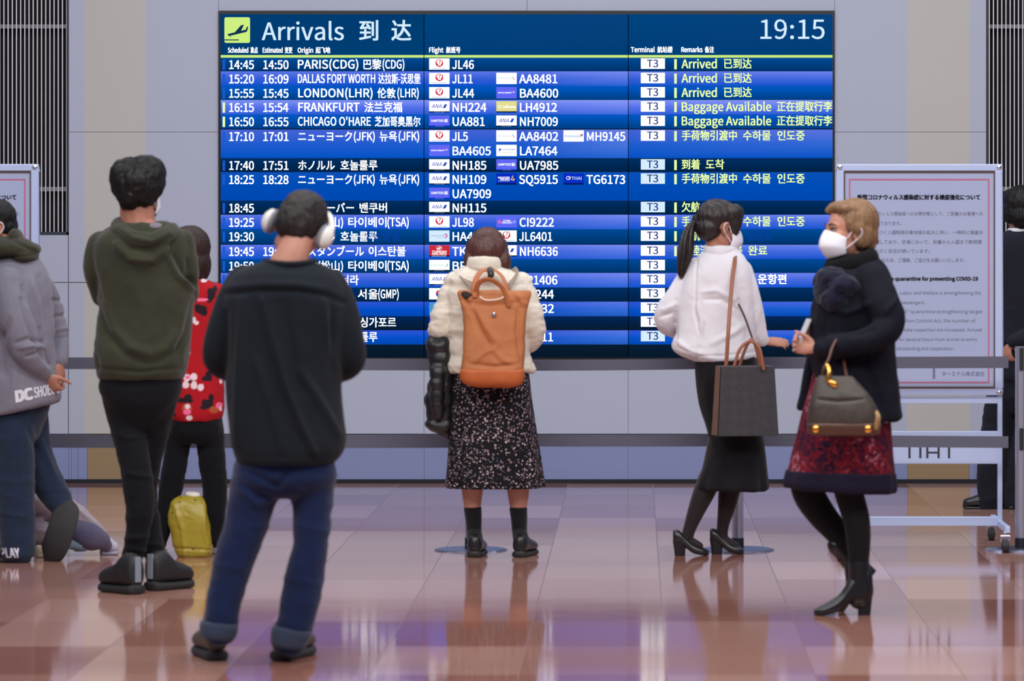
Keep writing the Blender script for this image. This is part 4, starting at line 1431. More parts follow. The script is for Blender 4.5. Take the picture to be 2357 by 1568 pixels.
p.limb(g, [(714, 1090, 0, 60), (720, 1150, 0, 47), (718, 1205, 0, 43), (713, 1262, 0, 41), (702, 1322, 0.0, 44), (692, 1380, 0.0, 45), (680, 1430, 0, 42), (670, 1472, 0, 40)])
soft('jeans', g, DEN, p.root, 0.008, 4, wr=TROU, creases=[([(540, 1110), (590, 1160), (620, 1150)], 9, 0.008), ([(530, 1220), (580, 1235)], 8, 0.003), ([(690, 1210), (750, 1225)], 8, 0.003), ([(500, 1300), (560, 1310)], 8, 0.003), ([(560, 1080), (640, 1120), (660, 1090)], 7, -0.008), ([(655, 1330), (730, 1345)], 8, 0.003)])
CUF = cloth('denim_cuff', (50, 60, 80))
for a, b_ in (((1432, 464, 546), (1470, 462, 540)), ((1446, 630, 716), (1490, 624, 704))):
    g = G()
    p.torso(g, [(a[0], a[1], a[2], 0.062, 0, -0.12), (a[0] + 6, a[1] - 3, a[2] + 3, 0.066, 0, -0.12), ((a[0] + b_[0]) / 2, (a[1] + b_[1]) / 2 - 3, (a[2] + b_[2]) / 2 + 3, 0.066, 0, -0.12), (b_[0] - 4, b_[1], b_[2], 0.064, 0, -0.12), (b_[0], b_[1] + 4, b_[2] - 4, 0.06, 0, -0.12)], body=0)
    soft('cuff', g, CUF, p.root, 0.006, 3, wr=SMALL)
SHO = mat('olive_shoe', (70, 62, 50), 0.6, var=0.3, vscale=12, bump=0.2, bscale=150); SHO2 = mat('dark_sole', (32, 32, 36), 0.7)
sneaker(p.root, ground(502, 1522), 16, 0.285, SHO, SHO2, 1.12, 1.5, None, 0.034)
sneaker(p.root, ground(642, 1522), -15, 0.285, SHO, SHO2, 1.12, 1.5, None, 0.034)
ankle(p, (505, 1440, 0), ground(502, 1522), 16); ankle(p, (668, 1460, 0), ground(642, 1522), -15)
p.body(SKIN2)
DKH = hair('dark_brown_hair', (18, 16, 17), (52, 46, 46))
g = G()
for c, r in (((0, -0.012, 0.038), (0.084, 0.103, 0.088)), ((0, -0.030, -0.012), (0.078, 0.078, 0.058)), ((0, -0.030, 0.01), (0.080, 0.084, 0.07)), ((0, 0.045, 0.062), (0.07, 0.05, 0.05))):
    g.ell(p.hp(c), r, p.hR)
soft('hair', g, DKH, p.root, 0.006, 4, wr=[(0.005, 26, (1, 1, 0.7)), (0.004, 60, (1, 1, 0.6))])
hp = empty('headphones', p.hp((0, 0, 0)), 'white over-ear headphones on the head of the man in dark navy sweatshirt', 'headphones')
CUP = mat('headphone_white', (214, 212, 206), 0.4); CUS = mat('headphone_cushion', (120, 120, 132), 0.7)
band = []
for i in range(13):
    a = math.pi * i / 12
    band.append(p.hp((0.098 * math.cos(a), 0.010 + 0.085 * math.sin(a), -0.02 + 0.138 * math.sin(a))))
for q in (1, -1):
    g = G(); g.ell((0, 0, 0), (0.020, 0.034, 0.044)); g.ell((0.004, 0, 0), (0.022, 0.028, 0.038))
    M = np.eye(4); M[:3, :3] = p.hR @ np.diag((q, 1, 1)); M[:3, 3] = p.hp((q * 0.104, -0.012, -0.012))
    g.xf(M)
    e = hard('ear_cup', g, CUP, hp, smooth=True)
    g = G(); g.ell((0, 0, 0), (0.016, 0.036, 0.046)); M[:3, 3] = p.hp((q * 0.090, -0.012, -0.012)); g.xf(M)
    hard('cushion', g, CUS, e, smooth=True)
g = G(); g.tube(band, [(0.012, 0.005)] * 13, n=10, sub=2, ref=tuple(p.hR @ np.array((0, 1, 0))))
hard('headband', g, CUP, hp, smooth=True)

# ================================================================== woman in red flowered shirt
p = Person(19.98, 445, 'woman in red flowered shirt and black trousers standing beside the dark green hoodie')
p.head(438, 576, 0.0, -6, -4, 0, 0.96)
p.limb(None, [(438, 600, 0, 24), (442, 650, 0, 26)], body=0.0)
FLOWERS = [('k', [(486, 676, 10, 14), (480, 690, 8, 8), (494, 666, 6, 8)]), ('p', [(464, 690, 14, 4)]), ('k', [(462, 712, 15, 10), (456, 706, 9, 6), (470, 720, 8, 8)]), ('w', [(446, 737, 5, 8), (452, 743, 6, 5)]), ('w', [(434, 812, 4, 7)]), ('k', [(480, 866, 9, 13), (472, 872, 8, 6)]),
           ('w', [(430, 870, 8, 9), (446, 868, 9, 8), (428, 886, 8, 9), (446, 886, 8, 10)]), ('p', [(432, 869, 6, 4)]), ('k', [(438, 879, 4, 4)]), ('w', [(462, 892, 7, 9)]), ('k', [(428, 922, 19, 7), (434, 914, 10, 6)]), ('o', [(430, 938, 12, 10)]), ('w', [(432, 936, 7, 6)]), ('p', [(431, 948, 9, 7)]), ('w', [(436, 962, 8, 6)]),
           ('k', [(478, 930, 14, 12), (486, 916, 7, 9), (470, 938, 9, 6)]), ('o', [(492, 944, 11, 9)]), ('p', [(505, 934, 8, 9)]), ('w', [(508, 941, 4, 6)]), ('p', [(508, 872, 5, 10)]), ('w', [(507, 878, 4, 6)]), ('k', [(398, 954, 6, 6)]), ('k', [(400, 760, 14, 10), (408, 772, 9, 9)]), ('w', [(398, 700, 9, 8), (410, 704, 8, 8)]), ('w', [(470, 646, 8, 5)]),
           ('w', [(400, 830, 9, 9), (412, 838, 8, 8)]), ('k', [(404, 880, 12, 8)]), ('k', [(490, 790, 12, 14)]), ('w', [(484, 820, 7, 8)]), ('p', [(406, 800, 8, 6)])]
CC = {'k': lin((34, 26, 34)), 'w': lin((226, 208, 214)), 'p': lin((238, 110, 150)), 'o': lin((176, 84, 50))}


def flowered(V, P):
    c = np.tile(np.array(lin((168, 20, 32))[:3]), (len(P), 1))
    wob = 1 + 0.18 * vnoise(V * 60)
    for kk, es in FLOWERS:
        for ex_, ey, rx, ry in es:
            q = np.sqrt(((P[:, 0] - ex_) / rx) ** 2 + ((P[:, 1] - ey) / ry) ** 2) * wob
            a = np.clip((1.0 - q) / 0.10, 0, 1)[:, None]
            c = c * (1 - a) + np.array(CC[kk][:3]) * a
    return c


def attr_cloth(name):
    m, nt, b = new_mat(name)
    a = nt.nodes.new('ShaderNodeVertexColor'); a.layer_name = 'pic'
    nt.links.new(a.outputs[0], b.inputs['Base Color'])
    b.inputs['Roughness'].default_value = 0.85
    b.inputs['Specular IOR Level'].default_value = 0.2
    return m


g = G()
p.torso(g, [(640, 424, 470, 0.055), (652, 396, 494, 0.09), (672, 374, 510, 0.115), (720, 372, 512, 0.12), (790, 378, 510, 0.12), (860, 382, 514, 0.13), (920, 385, 517, 0.135), (952, 388, 514, 0.135), (968, 394, 506, 0.125)])
p.limb(g, [(384, 676, 0, 26), (374, 740, 0.0, 26), (376, 800, 0.03, 25), (398, 826, 0.10, 22), (440, 812, 0.24, 20)])
p.limb(g, [(500, 676, 0, 25), (510, 740, 0.0, 25), (508, 796, 0.03, 24), (490, 822, 0.10, 22), (450, 810, 0.24, 20)])
soft('shirt', g, attr_cloth('red_flower_print'), p.root, 0.0045, 6, wr=SMALL, pattern=flowered)
g = G()
p.torso(g, [(942, 396, 508, 0.115), (975, 390, 512, 0.12), (1000, 392, 512, 0.11), (1020, 405, 500, 0.08)], body=0.03)
p.limb(g, [(415, 985, 0, 29), (404, 1060, 0, 28), (390, 1140, 0, 26), (377, 1200, 0, 21), (371, 1240, 0, 16)])
p.limb(g, [(482, 985, 0, 33), (488, 1060, 0, 31), (494, 1120, 0, 28), (496, 1180, 0, 24), (496, 1240, 0, 16)])
soft('trousers', g, BLACKJ, p.root, 0.007, 4, wr=TROU)
WSO = mat('white_sole', (214, 214, 218), 0.6)
sneaker(p.root, ground(370, 1275), 14, 0.245, SHB, WSO, 0.95, 1.0, WSO, 0.026)
sneaker(p.root, ground(497, 1276), -14, 0.245, SHB, WSO, 0.95, 1.0, WSO, 0.026)
ankle(p, (371, 1236, 0), ground(370, 1275), 14); ankle(p, (496, 1236, 0), ground(497, 1276), -14)
p.body()
BRN = hair('brown_black_hair', (34, 25, 24), (60, 42, 38))
g = G()
for e in ((438, 568, -0.005, 47, 50, 0.105), (440, 605, -0.02, 44, 44, 0.085), (415, 612, 0.0, 24, 40, 0.07), (464, 610, 0.0, 22, 38, 0.07)):
    p.ell(g, *e)
soft('hair', g, BRN, p.root, 0.006, 4, grooves=(p.pt(438, 560), 0.003, 26), wr=[(0.001, 30, (1, 1, 0.2))])

# yellow plastic shopping bag between her feet
yb = empty('shopping_bag', ground(436, 1281), 'yellow plastic shopping bag standing on the floor between legs in black trousers', 'shopping bag')
d0 = root_loc(yb)[1]


def yellow_mat():
    m, nt, b = new_mat('yellow_plastic')
    tc = nt.nodes.new('ShaderNodeTexCoord')
    v = nt.nodes.new('ShaderNodeTexVoronoi'); v.inputs['Scale'].default_value = 34
    nt.links.new(tc.outputs['Object'], v.inputs['Vector'])
    lt = nt.nodes.new('ShaderNodeMath'); lt.operation = 'LESS_THAN'; lt.inputs[1].default_value = 0.2
    nt.links.new(v.outputs['Distance'], lt.inputs[0])
    n = nt.nodes.new('ShaderNodeTexNoise'); n.inputs['Scale'].default_value = 9
    nt.links.new(tc.outputs['Object'], n.inputs['Vector'])
    g2 = nt.nodes.new('ShaderNodeMath'); g2.operation = 'GREATER_THAN'; g2.inputs[1].default_value = 0.5
    nt.links.new(n.outputs['Fac'], g2.inputs[0])
    ml = nt.nodes.new('ShaderNodeMath'); ml.operation = 'MULTIPLY'
    nt.links.new(lt.outputs[0], ml.inputs[0]); nt.links.new(g2.outputs[0], ml.inputs[1])
    mx = nt.nodes.new('ShaderNodeMix'); mx.data_type = 'RGBA'
    mx.inputs[6].default_value = lin((160, 143, 42)); mx.inputs[7].default_value = lin((96, 84, 40))
    nt.links.new(ml.outputs[0], mx.inputs[0]); nt.links.new(mx.outputs[2], b.inputs['Base Color'])
    b.inputs['Roughness'].default_value = 0.35
    return m


class Q(Person):
    def __init__(s, d, root):
        s.d, s.k, s.root, s.b = d, d / F, root, G()


q = Q(d0, yb)
g = G()
q.torso(g, [(1282, 410, 484, 0.06), (1272, 404, 488, 0.075), (1240, 396, 488, 0.08), (1200, 388, 484, 0.08), (1172, 388, 476, 0.07), (1152, 394, 470, 0.05), (1143, 412, 464, 0.03)], ex=3, body=0)
soft('bag_body', g, yellow_mat(), yb, 0.005, 3, wr=[(0.006, 9, (1, 1, 0.8)), (0.002, 30, (1, 1, 1))], creases=[([(400, 1160), (420, 1220), (425, 1275)], 5, 0.006), ([(470, 1150), (468, 1220), (480, 1270)], 5, 0.006), ([(400, 1262), (484, 1266)], 3, -0.005)])
g = G(); q.ell(g, 446, 1140, 0, 17, 7, 0.03); q.ell(g, 436, 1138, 0, 9, 5, 0.02)
soft('bag_knot', g, mat('white_plastic', (226, 224, 206), 0.4), yb, 0.004, 2, wr=SMALL)

# ================================================================== woman with tan backpack
p = Person(19.97, 1130, 'woman seen from behind in cream puffer jacket and black flower print skirt reading the board')
p.head(1121, 586, 0.03, 0, -14, 2, 0.95)
p.limb(None, [(1120, 590, 0.0, 26), (1116, 640, -0.01, 28)], body=0.0)
CREAM = cloth('cream_puffer', (222, 214, 198), rough=0.5, var=0.05, bump=0.06, bscale=200, spec=0.4)
g = G()
p.torso(g, [(594, 1078, 1152, 0.066, 0.01), (606, 1072, 1158, 0.075, 0.01), (622, 1058, 1170, 0.09), (636, 1042, 1196, 0.11), (660, 1030, 1214, 0.13), (720, 1030, 1218, 0.135), (790, 1034, 1214, 0.135), (825, 1031, 1222, 0.14), (848, 1027, 1231, 0.145), (857, 1029, 1229, 0.142)])
p.limb(g, [(1048, 652, 0, 25), (1032, 700, 0.0, 28), (1020, 745, 0.0, 31), (1017, 776, 0.03, 29), (1030, 790, 0.11, 25), (1075, 775, 0.26, 22)])
p.limb(g, [(1198, 652, 0, 25), (1214, 700, 0.0, 28), (1222, 745, 0.0, 31), (1223, 772, 0.03, 29), (1208, 786, 0.11, 25), (1165, 772, 0.26, 22)])
jk = soft('puffer_jacket', g, CREAM, p.root, 0.0065, 4, wr=[(0.008, 9, (0.7, 0.7, 2.4)), (0.0045, 22, (0.8, 0.8, 1.6)), (0.0015, 50, (1, 1, 1))], quilt=(0.006, 0.082, 0.02))
g = G()
g.tube([p.pt(1080, 614, 0.06), p.pt(1076, 612, 0.0), p.pt(1086, 608, -0.07), p.pt(1114, 607, -0.105), p.pt(1142, 608, -0.07), p.pt(1155, 612, 0.0), p.pt(1152, 614, 0.06)], [(18 * p.k, 7 * p.k)] * 7, n=14, ref=(1, 0, 0))
soft('collar', g, CREAM, p.root, 0.0055, 3, wr=[(0.003, 14, (0.7, 0.7, 2)), (0.0012, 30, (1, 1, 1))])


def floral_skirt():
    m, nt, b = new_mat('black_flower_print')
    L = nt.links
    tc = nt.nodes.new('ShaderNodeTexCoord')
    nz = nt.nodes.new('ShaderNodeTexNoise'); nz.inputs['Scale'].default_value = 40
    L.new(tc.outputs['Object'], nz.inputs['Vector'])
    md = nt.nodes.new('ShaderNodeVectorMath'); md.operation = 'MULTIPLY_ADD'; md.inputs[1].default_value = (0.012,) * 3
    L.new(nz.outputs['Color'], md.inputs[0]); L.new(tc.outputs['Object'], md.inputs[2])
    out = None
    for sc, th, c1, c2, keep in ((84, 0.36, (204, 178, 176), (140, 116, 132), 0.56), (120, 0.34, (104, 112, 146), (176, 146, 146), 0.68)):
        v = nt.nodes.new('ShaderNodeTexVoronoi'); v.inputs['Scale'].default_value = sc
        L.new(md.outputs[0], v.inputs['Vector'])
        sep = nt.nodes.new('ShaderNodeSeparateColor'); L.new(v.outputs['Color'], sep.inputs[0])
        r = nt.nodes.new('ShaderNodeMath'); r.operation = 'GREATER_THAN'; L.new(sep.outputs[0], r.inputs[0]); r.inputs[1].default_value = keep
        d_ = nt.nodes.new('ShaderNodeMath'); d_.operation = 'LESS_THAN'; L.new(v.outputs['Distance'], d_.inputs[0]); d_.inputs[1].default_value = th
        mm = nt.nodes.new('ShaderNodeMath'); mm.operation = 'MULTIPLY'; L.new(r.outputs[0], mm.inputs[0]); L.new(d_.outputs[0], mm.inputs[1])
        cm = nt.nodes.new('ShaderNodeMix'); cm.data_type = 'RGBA'; L.new(sep.outputs[1], cm.inputs[0]); cm.inputs[6].default_value = lin(c1); cm.inputs[7].default_value = lin(c2)
        mx = nt.nodes.new('ShaderNodeMix'); mx.data_type = 'RGBA'; L.new(mm.outputs[0], mx.inputs[0])
        if out is None:
            mx.inputs[6].default_value = lin((20, 19, 24))
        else:
            L.new(out, mx.inputs[6])
        L.new(cm.outputs[2], mx.inputs[7])
        out = mx.outputs[2]
    L.new(out, b.inputs['Base Color'])
    b.inputs['Roughness'].default_value = 0.85
    b.inputs['Specular IOR Level'].default_value = 0.2
    return m


g = G()
p.torso(g, [(838, 1048, 1214, 0.12), (870, 1042, 1218, 0.13), (930, 1040, 1224, 0.145), (1000, 1035, 1234, 0.16), (1070, 1030, 1244, 0.172), (1118, 1027, 1250, 0.178), (1122, 1030, 1247, 0.17)], wav=lambda a, t: 1 + 0.045 * t * math.sin(9 * a + 0.6) + 0.02 * t * math.sin(17 * a), n=96, body=None)
soft('skirt', g, floral_skirt(), p.root, 0.0065, 2, wr=[(0.002, 8, (1.4, 1.4, 0.3))])
p.b.loft([p.ring(*r) for r in ((850, 1060, 1200, 0.10), (930, 1050, 1210, 0.11), (1000, 1056, 1212, 0.10), (1040, 1060, 1222, 0.07))], n=24)
for pts in ([(1090, 1010, 0, 36), (1088, 1100, 0, 28), (1087, 1140, 0, 24), (1088, 1172, 0, 19), (1091, 1210, 0.01, 15), (1092, 1236, 0.025, 14)], [(1190, 1010, 0, 36), (1192, 1100, 0, 28), (1193, 1140, 0, 25), (1193, 1172, 0, 19), (1194, 1210, 0.01, 15), (1195, 1236, 0.025, 14)]):
    p.limb(None, pts, body=0.0)
SOCK = cloth('black_sock', (26, 27, 32), var=0.05)
LOAF = mat('black_loafer', (26, 25, 27), 0.32, var=0.2, bump=0.03, bscale=60); LSOLE = mat('loafer_sole', (30, 28, 28), 0.6)
for x, xx, yw in ((1088, 1092, -2), (1193, 1194, -12)):
    hl = ground(xx, 1284)
    g = G()
    R = rotm(yw)
    g.tube([p.pt(x, 1172), p.pt(x + 2, 1195, 0.005), p.pt(x + 3, 1222, 0.018), np.array(hl) + R @ np.array((0, 0.052, 0.075)), np.array(hl) + R @ np.array((0, 0.10, 0.05))], [20.5 * p.k, 19 * p.k, 17.5 * p.k, 0.036, 0.028], n=18)
    hard('sock', g, SOCK, p.root, smooth=True)
    sneaker(p.root, hl, yw, 0.235, LOAF, LSOLE, 1.0, 1.12, None, 0.026)
p.body(SKIN2)
AUB = hair('auburn_hair', (58, 32, 28), (98, 56, 46), rough=0.4, spec=0.45)
g = G()
g.ell(p.hp((0, -0.010, 0.036)), (0.086, 0.106, 0.092), p.hR)
for e in ((1121, 578, 0.02, 50, 48, 0.108), (1121, 600, 0.01, 52, 26, 0.09), (1092, 596, 0.02, 24, 34, 0.075), (1150, 598, 0.02, 24, 34, 0.075), (1082, 604, -0.01, 15, 30, 0.05), (1160, 606, -0.01, 16, 34, 0.05)):
    p.ell(g, *e)
soft('hair', g, AUB, p.root, 0.0055, 3, grooves=(p.pt(1121, 560, 0.01), 0.0025, 34), wr=[(0.001, 40, (1, 1, 0.2))])

# tan backpack
bp = empty('backpack', p.pt(1140, 888, -0.20), 'tan two-handle backpack worn on the back of the woman in cream puffer jacket', 'backpack')
TAN = mat('tan_canvas', (172, 102, 58), 0.7, var=0.14, vscale=7, bump=0.15, bscale=300, rgb2=(188, 118, 70))
TAN2 = mat('tan_leather_base', (178, 90, 40), 0.55, var=0.12, vscale=9)
LEA = mat('tan_leather', (176, 104, 60), 0.5, var=0.12, vscale=16)
q = Q(19.97, bp)
g = G()
q.torso(g, [(670, 1055, 1221, 0.030, -0.20), (682, 1056, 1221, 0.038, -0.205), (700, 1062, 1215, 0.048, -0.21), (740, 1068, 1209, 0.058, -0.215), (800, 1066, 1207, 0.066, -0.222), (850, 1063, 1204, 0.072, -0.225), (872, 1064, 1203, 0.070, -0.225), (884, 1078, 1196, 0.06, -0.222), (890, 1100, 1176, 0.04, -0.22)], ex=4.2, body=0)
bb = soft('bag_body', g, TAN, bp, 0.006, 3, wr=[(0.006, 7, (1, 1, 0.8)), (0.003, 18, (1, 1, 1))], creases=[
    ([(1090, 720), (1105, 760), (1130, 800)], 6, -0.009), ([(1098, 715), (1120, 755), (1145, 790)], 7, 0.007), ([(1070, 692), (1105, 702), (1170, 700), (1212, 690)], 5, -0.006), ([(1080, 838), (1140, 845), (1196, 838)], 5, -0.007),
    ([(1195, 700), (1190, 760), (1198, 830)], 5, -0.008), ([(1130, 800), (1160, 830), (1190, 840)], 7, 0.006), ([(1085, 840), (1110, 815), (1140, 800)], 6, 0.006), ([(1190, 680), (1205, 700)], 6, 0.012), ([(1066, 690), (1080, 700)], 5, -0.012)])
g = G()
q.torso(g, [(850, 1060, 1207, 0.078, -0.225), (872, 1060, 1206, 0.077, -0.225), (885, 1073, 1199, 0.067, -0.222), (892, 1097, 1179, 0.045, -0.22)], ex=4.2, body=0)
soft('bag_base', g, TAN2, bp, 0.006, 3, wr=SMALL)
g = G(); g.ell(q.pt(1076, 681, -0.235), (16 * q.k, 0.012, 9 * q.k), rotm(0, 0, 28))
hard('open_pocket', g, mat('dark_lining', (44, 30, 30), 0.8), bp, smooth=True)
for pts in ([(1093, 684, -0.26), (1092, 656, -0.25), (1104, 628, -0.20), (1128, 619, -0.16), (1152, 632, -0.17), (1164, 656, -0.20), (1170, 684, -0.22)], [(1096, 690, -0.235), (1097, 664, -0.27), (1106, 648, -0.29), (1128, 644, -0.30), (1150, 656, -0.29), (1163, 676, -0.28), (1171, 706, -0.272)]):
    g = G(); g.tube([q.pt(*a) for a in pts], [(6.2 * q.k, 0.003)] * len(pts), n=10, ref=(0, 1, 0))
    hard('carry_handle', g, LEA, bp, smooth=True)
STRAP = cloth('taupe_strap', (150, 132, 118))
for pts in ([(1066, 624, 0.02), (1064, 632, -0.05), (1074, 644, -0.105), (1090, 662, -0.155), (1096, 690, -0.17)], [(1178, 622, 0.02), (1184, 632, -0.05), (1180, 644, -0.105), (1170, 662, -0.155), (1166, 690, -0.17)]):
    g = G(); g.tube([q.pt(*a) for a in pts], [(13 * q.k, 0.005)] * len(pts), n=10)
    hard('shoulder_strap', g, STRAP, bp, smooth=True)
g = G(); c = q.pt(1137, 724, -0.278); g.cyl(c, c + np.array((0, -0.008, 0)), 0.0115, 0.009, 20); g.cyl(c + np.array((0, -0.008, 0)), c + np.array((0, -0.011, 0)), 0.005, 0.004, 14)
hard('metal_button', g, M_chrome, bp, bevel=0.0006)
g = G(); g.tube([q.pt(1105, 683, -0.268), q.pt(1115, 690, -0.272), q.pt(1132, 691, -0.273), q.pt(1150, 688, -0.273), q.pt(1160, 683, -0.27)], [0.0028] * 5, n=8)
hard('zip_edge', g, mat('zip_white', (230, 220, 206), 0.4), bp, smooth=True)
g = G(); g.tube([q.pt(1128, 621, -0.17), q.pt(1130, 632, -0.19), q.pt(1127, 640, -0.19)], [0.014, 0.016, 0.010], n=12)
hard('handle_wrap', g, mat('dark_wrap', (40, 34, 36), 0.4), bp, smooth=True)

# black puffer coat carried over her left forearm
cd = 19.97 + 0.02
co = empty('puffer_coat', W(1008, 1010, cd), 'black quilted puffer coat hanging over the left arm of the backpack woman', 'coat')
q = Q(cd, co)
g = G()
q.torso(g, [(772, 992, 1030, 0.05), (782, 986, 1040, 0.09), (810, 987, 1042, 0.10), (860, 990, 1046, 0.10), (900, 983, 1047, 0.095), (930, 980, 1046, 0.09), (965, 982, 1044, 0.085), (985, 981, 1042, 0.08, 0, -0.3), (1003, 1000, 1042, 0.06, 0, -0.3)], ex=3, body=0)
soft('coat_body', g, mat('black_nylon', (22, 23, 28), 0.42, var=0.15, vscale=12, bump=0.05, bscale=90), co, 0.0055, 3, quilt=(0.007, 0.062, 0.01), wr=[(0.009, 9, (1, 1, 1.4)), (0.004, 24, (1, 1, 1))])
g = G(); q.torso(g, [(835, 996, 1026, 0.03, -0.10), (860, 990, 1024, 0.045, -0.105), (910, 990, 1022, 0.045, -0.10), (950, 994, 1022, 0.04, -0.095), (962, 998, 1018, 0.03, -0.09)], ex=2.6, body=0)
soft('sleeve', g, bpy.data.materials['black_nylon'], co, 0.0055, 3, quilt=(0.006, 0.055, 0.0), wr=[(0.006, 14, (1, 1, 1.2))])

# ================================================================== woman in white jacket
p = Person(20.06, 1655, 'woman with black ponytail and mask in white jacket and black skirt facing the board')
p.head(1657, 521, 0.0, -66, -6, 0, 0.99)
p.limb(None, [(1650, 545, 0.0, 26), (1650, 600, 0.0, 30)], body=0.0)
WHT = cloth('white_jacket', (220, 219, 226), rough=0.75, var=0.04, bump=0.05)
g = G()
p.torso(g, [(566, 1634, 1690, 0.062, 0), (578, 1622, 1700, 0.072), (592, 1602, 1714, 0.095), (618, 1584, 1726, 0.118), (660, 1562, 1736, 0.125), (720, 1556, 1736, 0.122), (770, 1553, 1737, 0.122), (796, 1545, 1741, 0.128), (812, 1556, 1742, 0.13), (824, 1582, 1740, 0.128), (832, 1606, 1712, 0.12)])
p.limb(g, [(1598, 622, 0, 27), (1570, 670, 0.0, 29), (1540, 715, 0.01, 29), (1533, 738, 0.04, 27), (1552, 754, 0.13, 24), (1600, 768, 0.22, 20)])
p.limb(g, [(1706, 624, 0, 27), (1720, 670, 0.0, 27), (1732, 720, 0.02, 26), (1745, 762, 0.04, 19), (1755, 783, 0.06, 15)])
soft('jacket', g, WHT, p.root, 0.006, 4, wr=[(0.0045, 8, (1.2, 1.2, 1.0)), (0.0018, 22, (1, 1, 0.9))], creases=[
    ([(1604, 590), (1600, 660), (1600, 720), (1612, 770), (1606, 826)], 3, -0.006), ([(1618, 672), (1650, 668), (1690, 690)], 6, 0.007), ([(1620, 690), (1660, 690), (1700, 716)], 5, -0.006), ([(1606, 700), (1616, 740), (1610, 790)], 6, 0.008),
    ([(1700, 690), (1718, 740), (1736, 790)], 4, -0.010), ([(1556, 690), (1554, 740), (1558, 780)], 4, -0.009), ([(1520, 730), (1550, 720)], 4, -0.006), ([(1524, 715), (1556, 700)], 5, 0.006), ([(1560, 785), (1590, 810), (1640, 822)], 6, 0.006), ([(1640, 790), (1680, 770), (1710, 750)], 8, 0.008), ([(1560, 800), (1610, 818), (1660, 820), (1740, 810)], 3, -0.004)])
g = G()
g.tube([p.pt(1686, 572, 0.05), p.pt(1696, 578, 0.0), p.pt(1680, 582, -0.06), p.pt(1650, 580, -0.078), p.pt(1626, 578, -0.04), p.pt(1626, 572, 0.03)], [(13 * p.k, 5 * p.k)] * 6, n=12, ref=(1, 0, 0))
soft('collar', g, WHT, p.root, 0.005, 3, wr=SMALL)
h0 = p.pt(1757, 786, 0.065)
p.hand(h0 + np.array((0.004, 0, 0)), frame((0.97, 0.15, -0.06), (0.1, 0.75, 0.65)), curl=(8, 10, 8), spread=1, k=0.80, thumb=(20, 4))
BSK = cloth('black_skirt', (20, 20, 24), var=0.08, sheen=0.05)
g = G()
p.torso(g, [(812, 1600, 1738, 0.118), (860, 1600, 1741, 0.13), (930, 1609, 1748, 0.14), (985, 1626, 1754, 0.148), (1030, 1634, 1760, 0.155), (1060, 1626, 1763, 0.16), (1095, 1611, 1766, 0.168), (1122, 1603, 1768, 0.172, 0, -0.02), (1128, 1612, 1760, 0.16, 0, -0.02)], wav=lambda a, t: 1 + 0.06 * max(0, t - 0.55) * 2 * math.sin(11 * a), n=96, body=None)
soft('skirt', g, BSK, p.root, 0.0065, 2, wr=[(0.003, 7, (1.2, 1.2, 0.5))], creases=[([(1630, 850), (1625, 900), (1640, 960)], 8, 0.006), ([(1640, 1010), (1670, 1050), (1680, 1110)], 7, -0.006)])
p.b.loft([p.ring(*r) for r in ((820, 1615, 1725, 0.10), (900, 1622, 1730, 0.11), (980, 1645, 1735, 0.10), (1020, 1655, 1735, 0.07))], n=24)
legs = ([(1668, 1000, -0.02, 36), (1642, 1085, -0.04, 27), (1620, 1135, -0.04, 25), (1603, 1175, -0.04, 20), (1588, 1215, -0.04, 15), (1582, 1238, -0.04, 14)], [(1706, 1000, 0.04, 36), (1690, 1085, 0.04, 27), (1679, 1130, 0.04, 25), (1672, 1170, 0.04, 20), (1664, 1210, 0.04, 14), (1663, 1236, 0.04, 13)])
TIGHT = cloth('black_tights', (34, 27, 29), rough=0.6, var=0.1)
for L_, hx in zip(legs, (1556, 1639)):
    p.limb(None, L_, body=0.003)
    g = G()
    e = p.pt(hx + 14, 1242, L_[-1][2])
    g.tube([p.pt(a, b, c) for a, b, c, r in L_] + [p.pt(hx + 30, 1246, L_[-1][2]), p.pt(hx + 52, 1258, L_[-1][2])], [r * p.k for *_, r in L_] + [0.026, 0.022], n=18)
    hard('tights_leg', g, TIGHT, p.root, smooth=True)
PUMP = mat('black_pump', (28, 27, 30), 0.3, var=0.1)
for hx, dy in ((1549, -0.04), (1634, 0.04)):
    h = W(hx, 0, p.d + dy); h[2] = 0
    pump(p.root, h, -90, 0.165 if hx < 1600 else 0.157, PUMP, 0.062)
p.body(SKIN); p.eyes(); p.mask(big=1.02, loops=(1,))
PON = hair('black_brown_hair', (24, 20, 21), (46, 36, 34), rough=0.4, spec=0.45)
g = G()
for c, r in (((0, -0.014, 0.040), (0.083, 0.104, 0.086)), ((0, -0.055, -0.012), (0.072, 0.066, 0.062)), ((0.045, 0.045, 0.066), (0.042, 0.052, 0.046)), ((-0.045, 0.045, 0.066), (0.042, 0.052, 0.046)), ((0.066, 0.048, 0.030), (0.016, 0.036, 0.05)), ((0.070, 0.050, 0.005), (0.010, 0.022, 0.045))):
    g.ell(p.hp(c), r, p.hR)
soft('hair', g, PON, p.root, 0.0055, 3, grooves=(p.hp((0, -0.10, 0.03)), 0.003, 14), wr=[(0.002, 40, (1, 1, 0.6))])
g = G()
rr = random.Random(3)
for i in range(26):
    a = rr.uniform(0, 6.28); r_ = rr.uniform(0.2, 1)
    ox, oy = math.cos(a) * r_, math.sin(a) * r_
    tip = rr.uniform(-14, 10)
    g.tube([p.pt(1612, 509, -0.01), p.pt(1596 + ox * 3, 512 + oy * 3, -0.02 + 0.01 * oy), p.pt(1582 + ox * 12, 545 + oy * 4, -0.04 + 0.025 * oy), p.pt(1577 + ox * 16, 585, -0.05 + 0.028 * oy), p.pt(1569 + ox * 9, 620 + tip * 0.6, -0.055 + 0.015 * oy), p.pt(1566 + ox * 4, 634 + tip, -0.055)], [0.010, 0.009, 0.011, 0.011, 0.006, 0.001], n=8, sub=3)
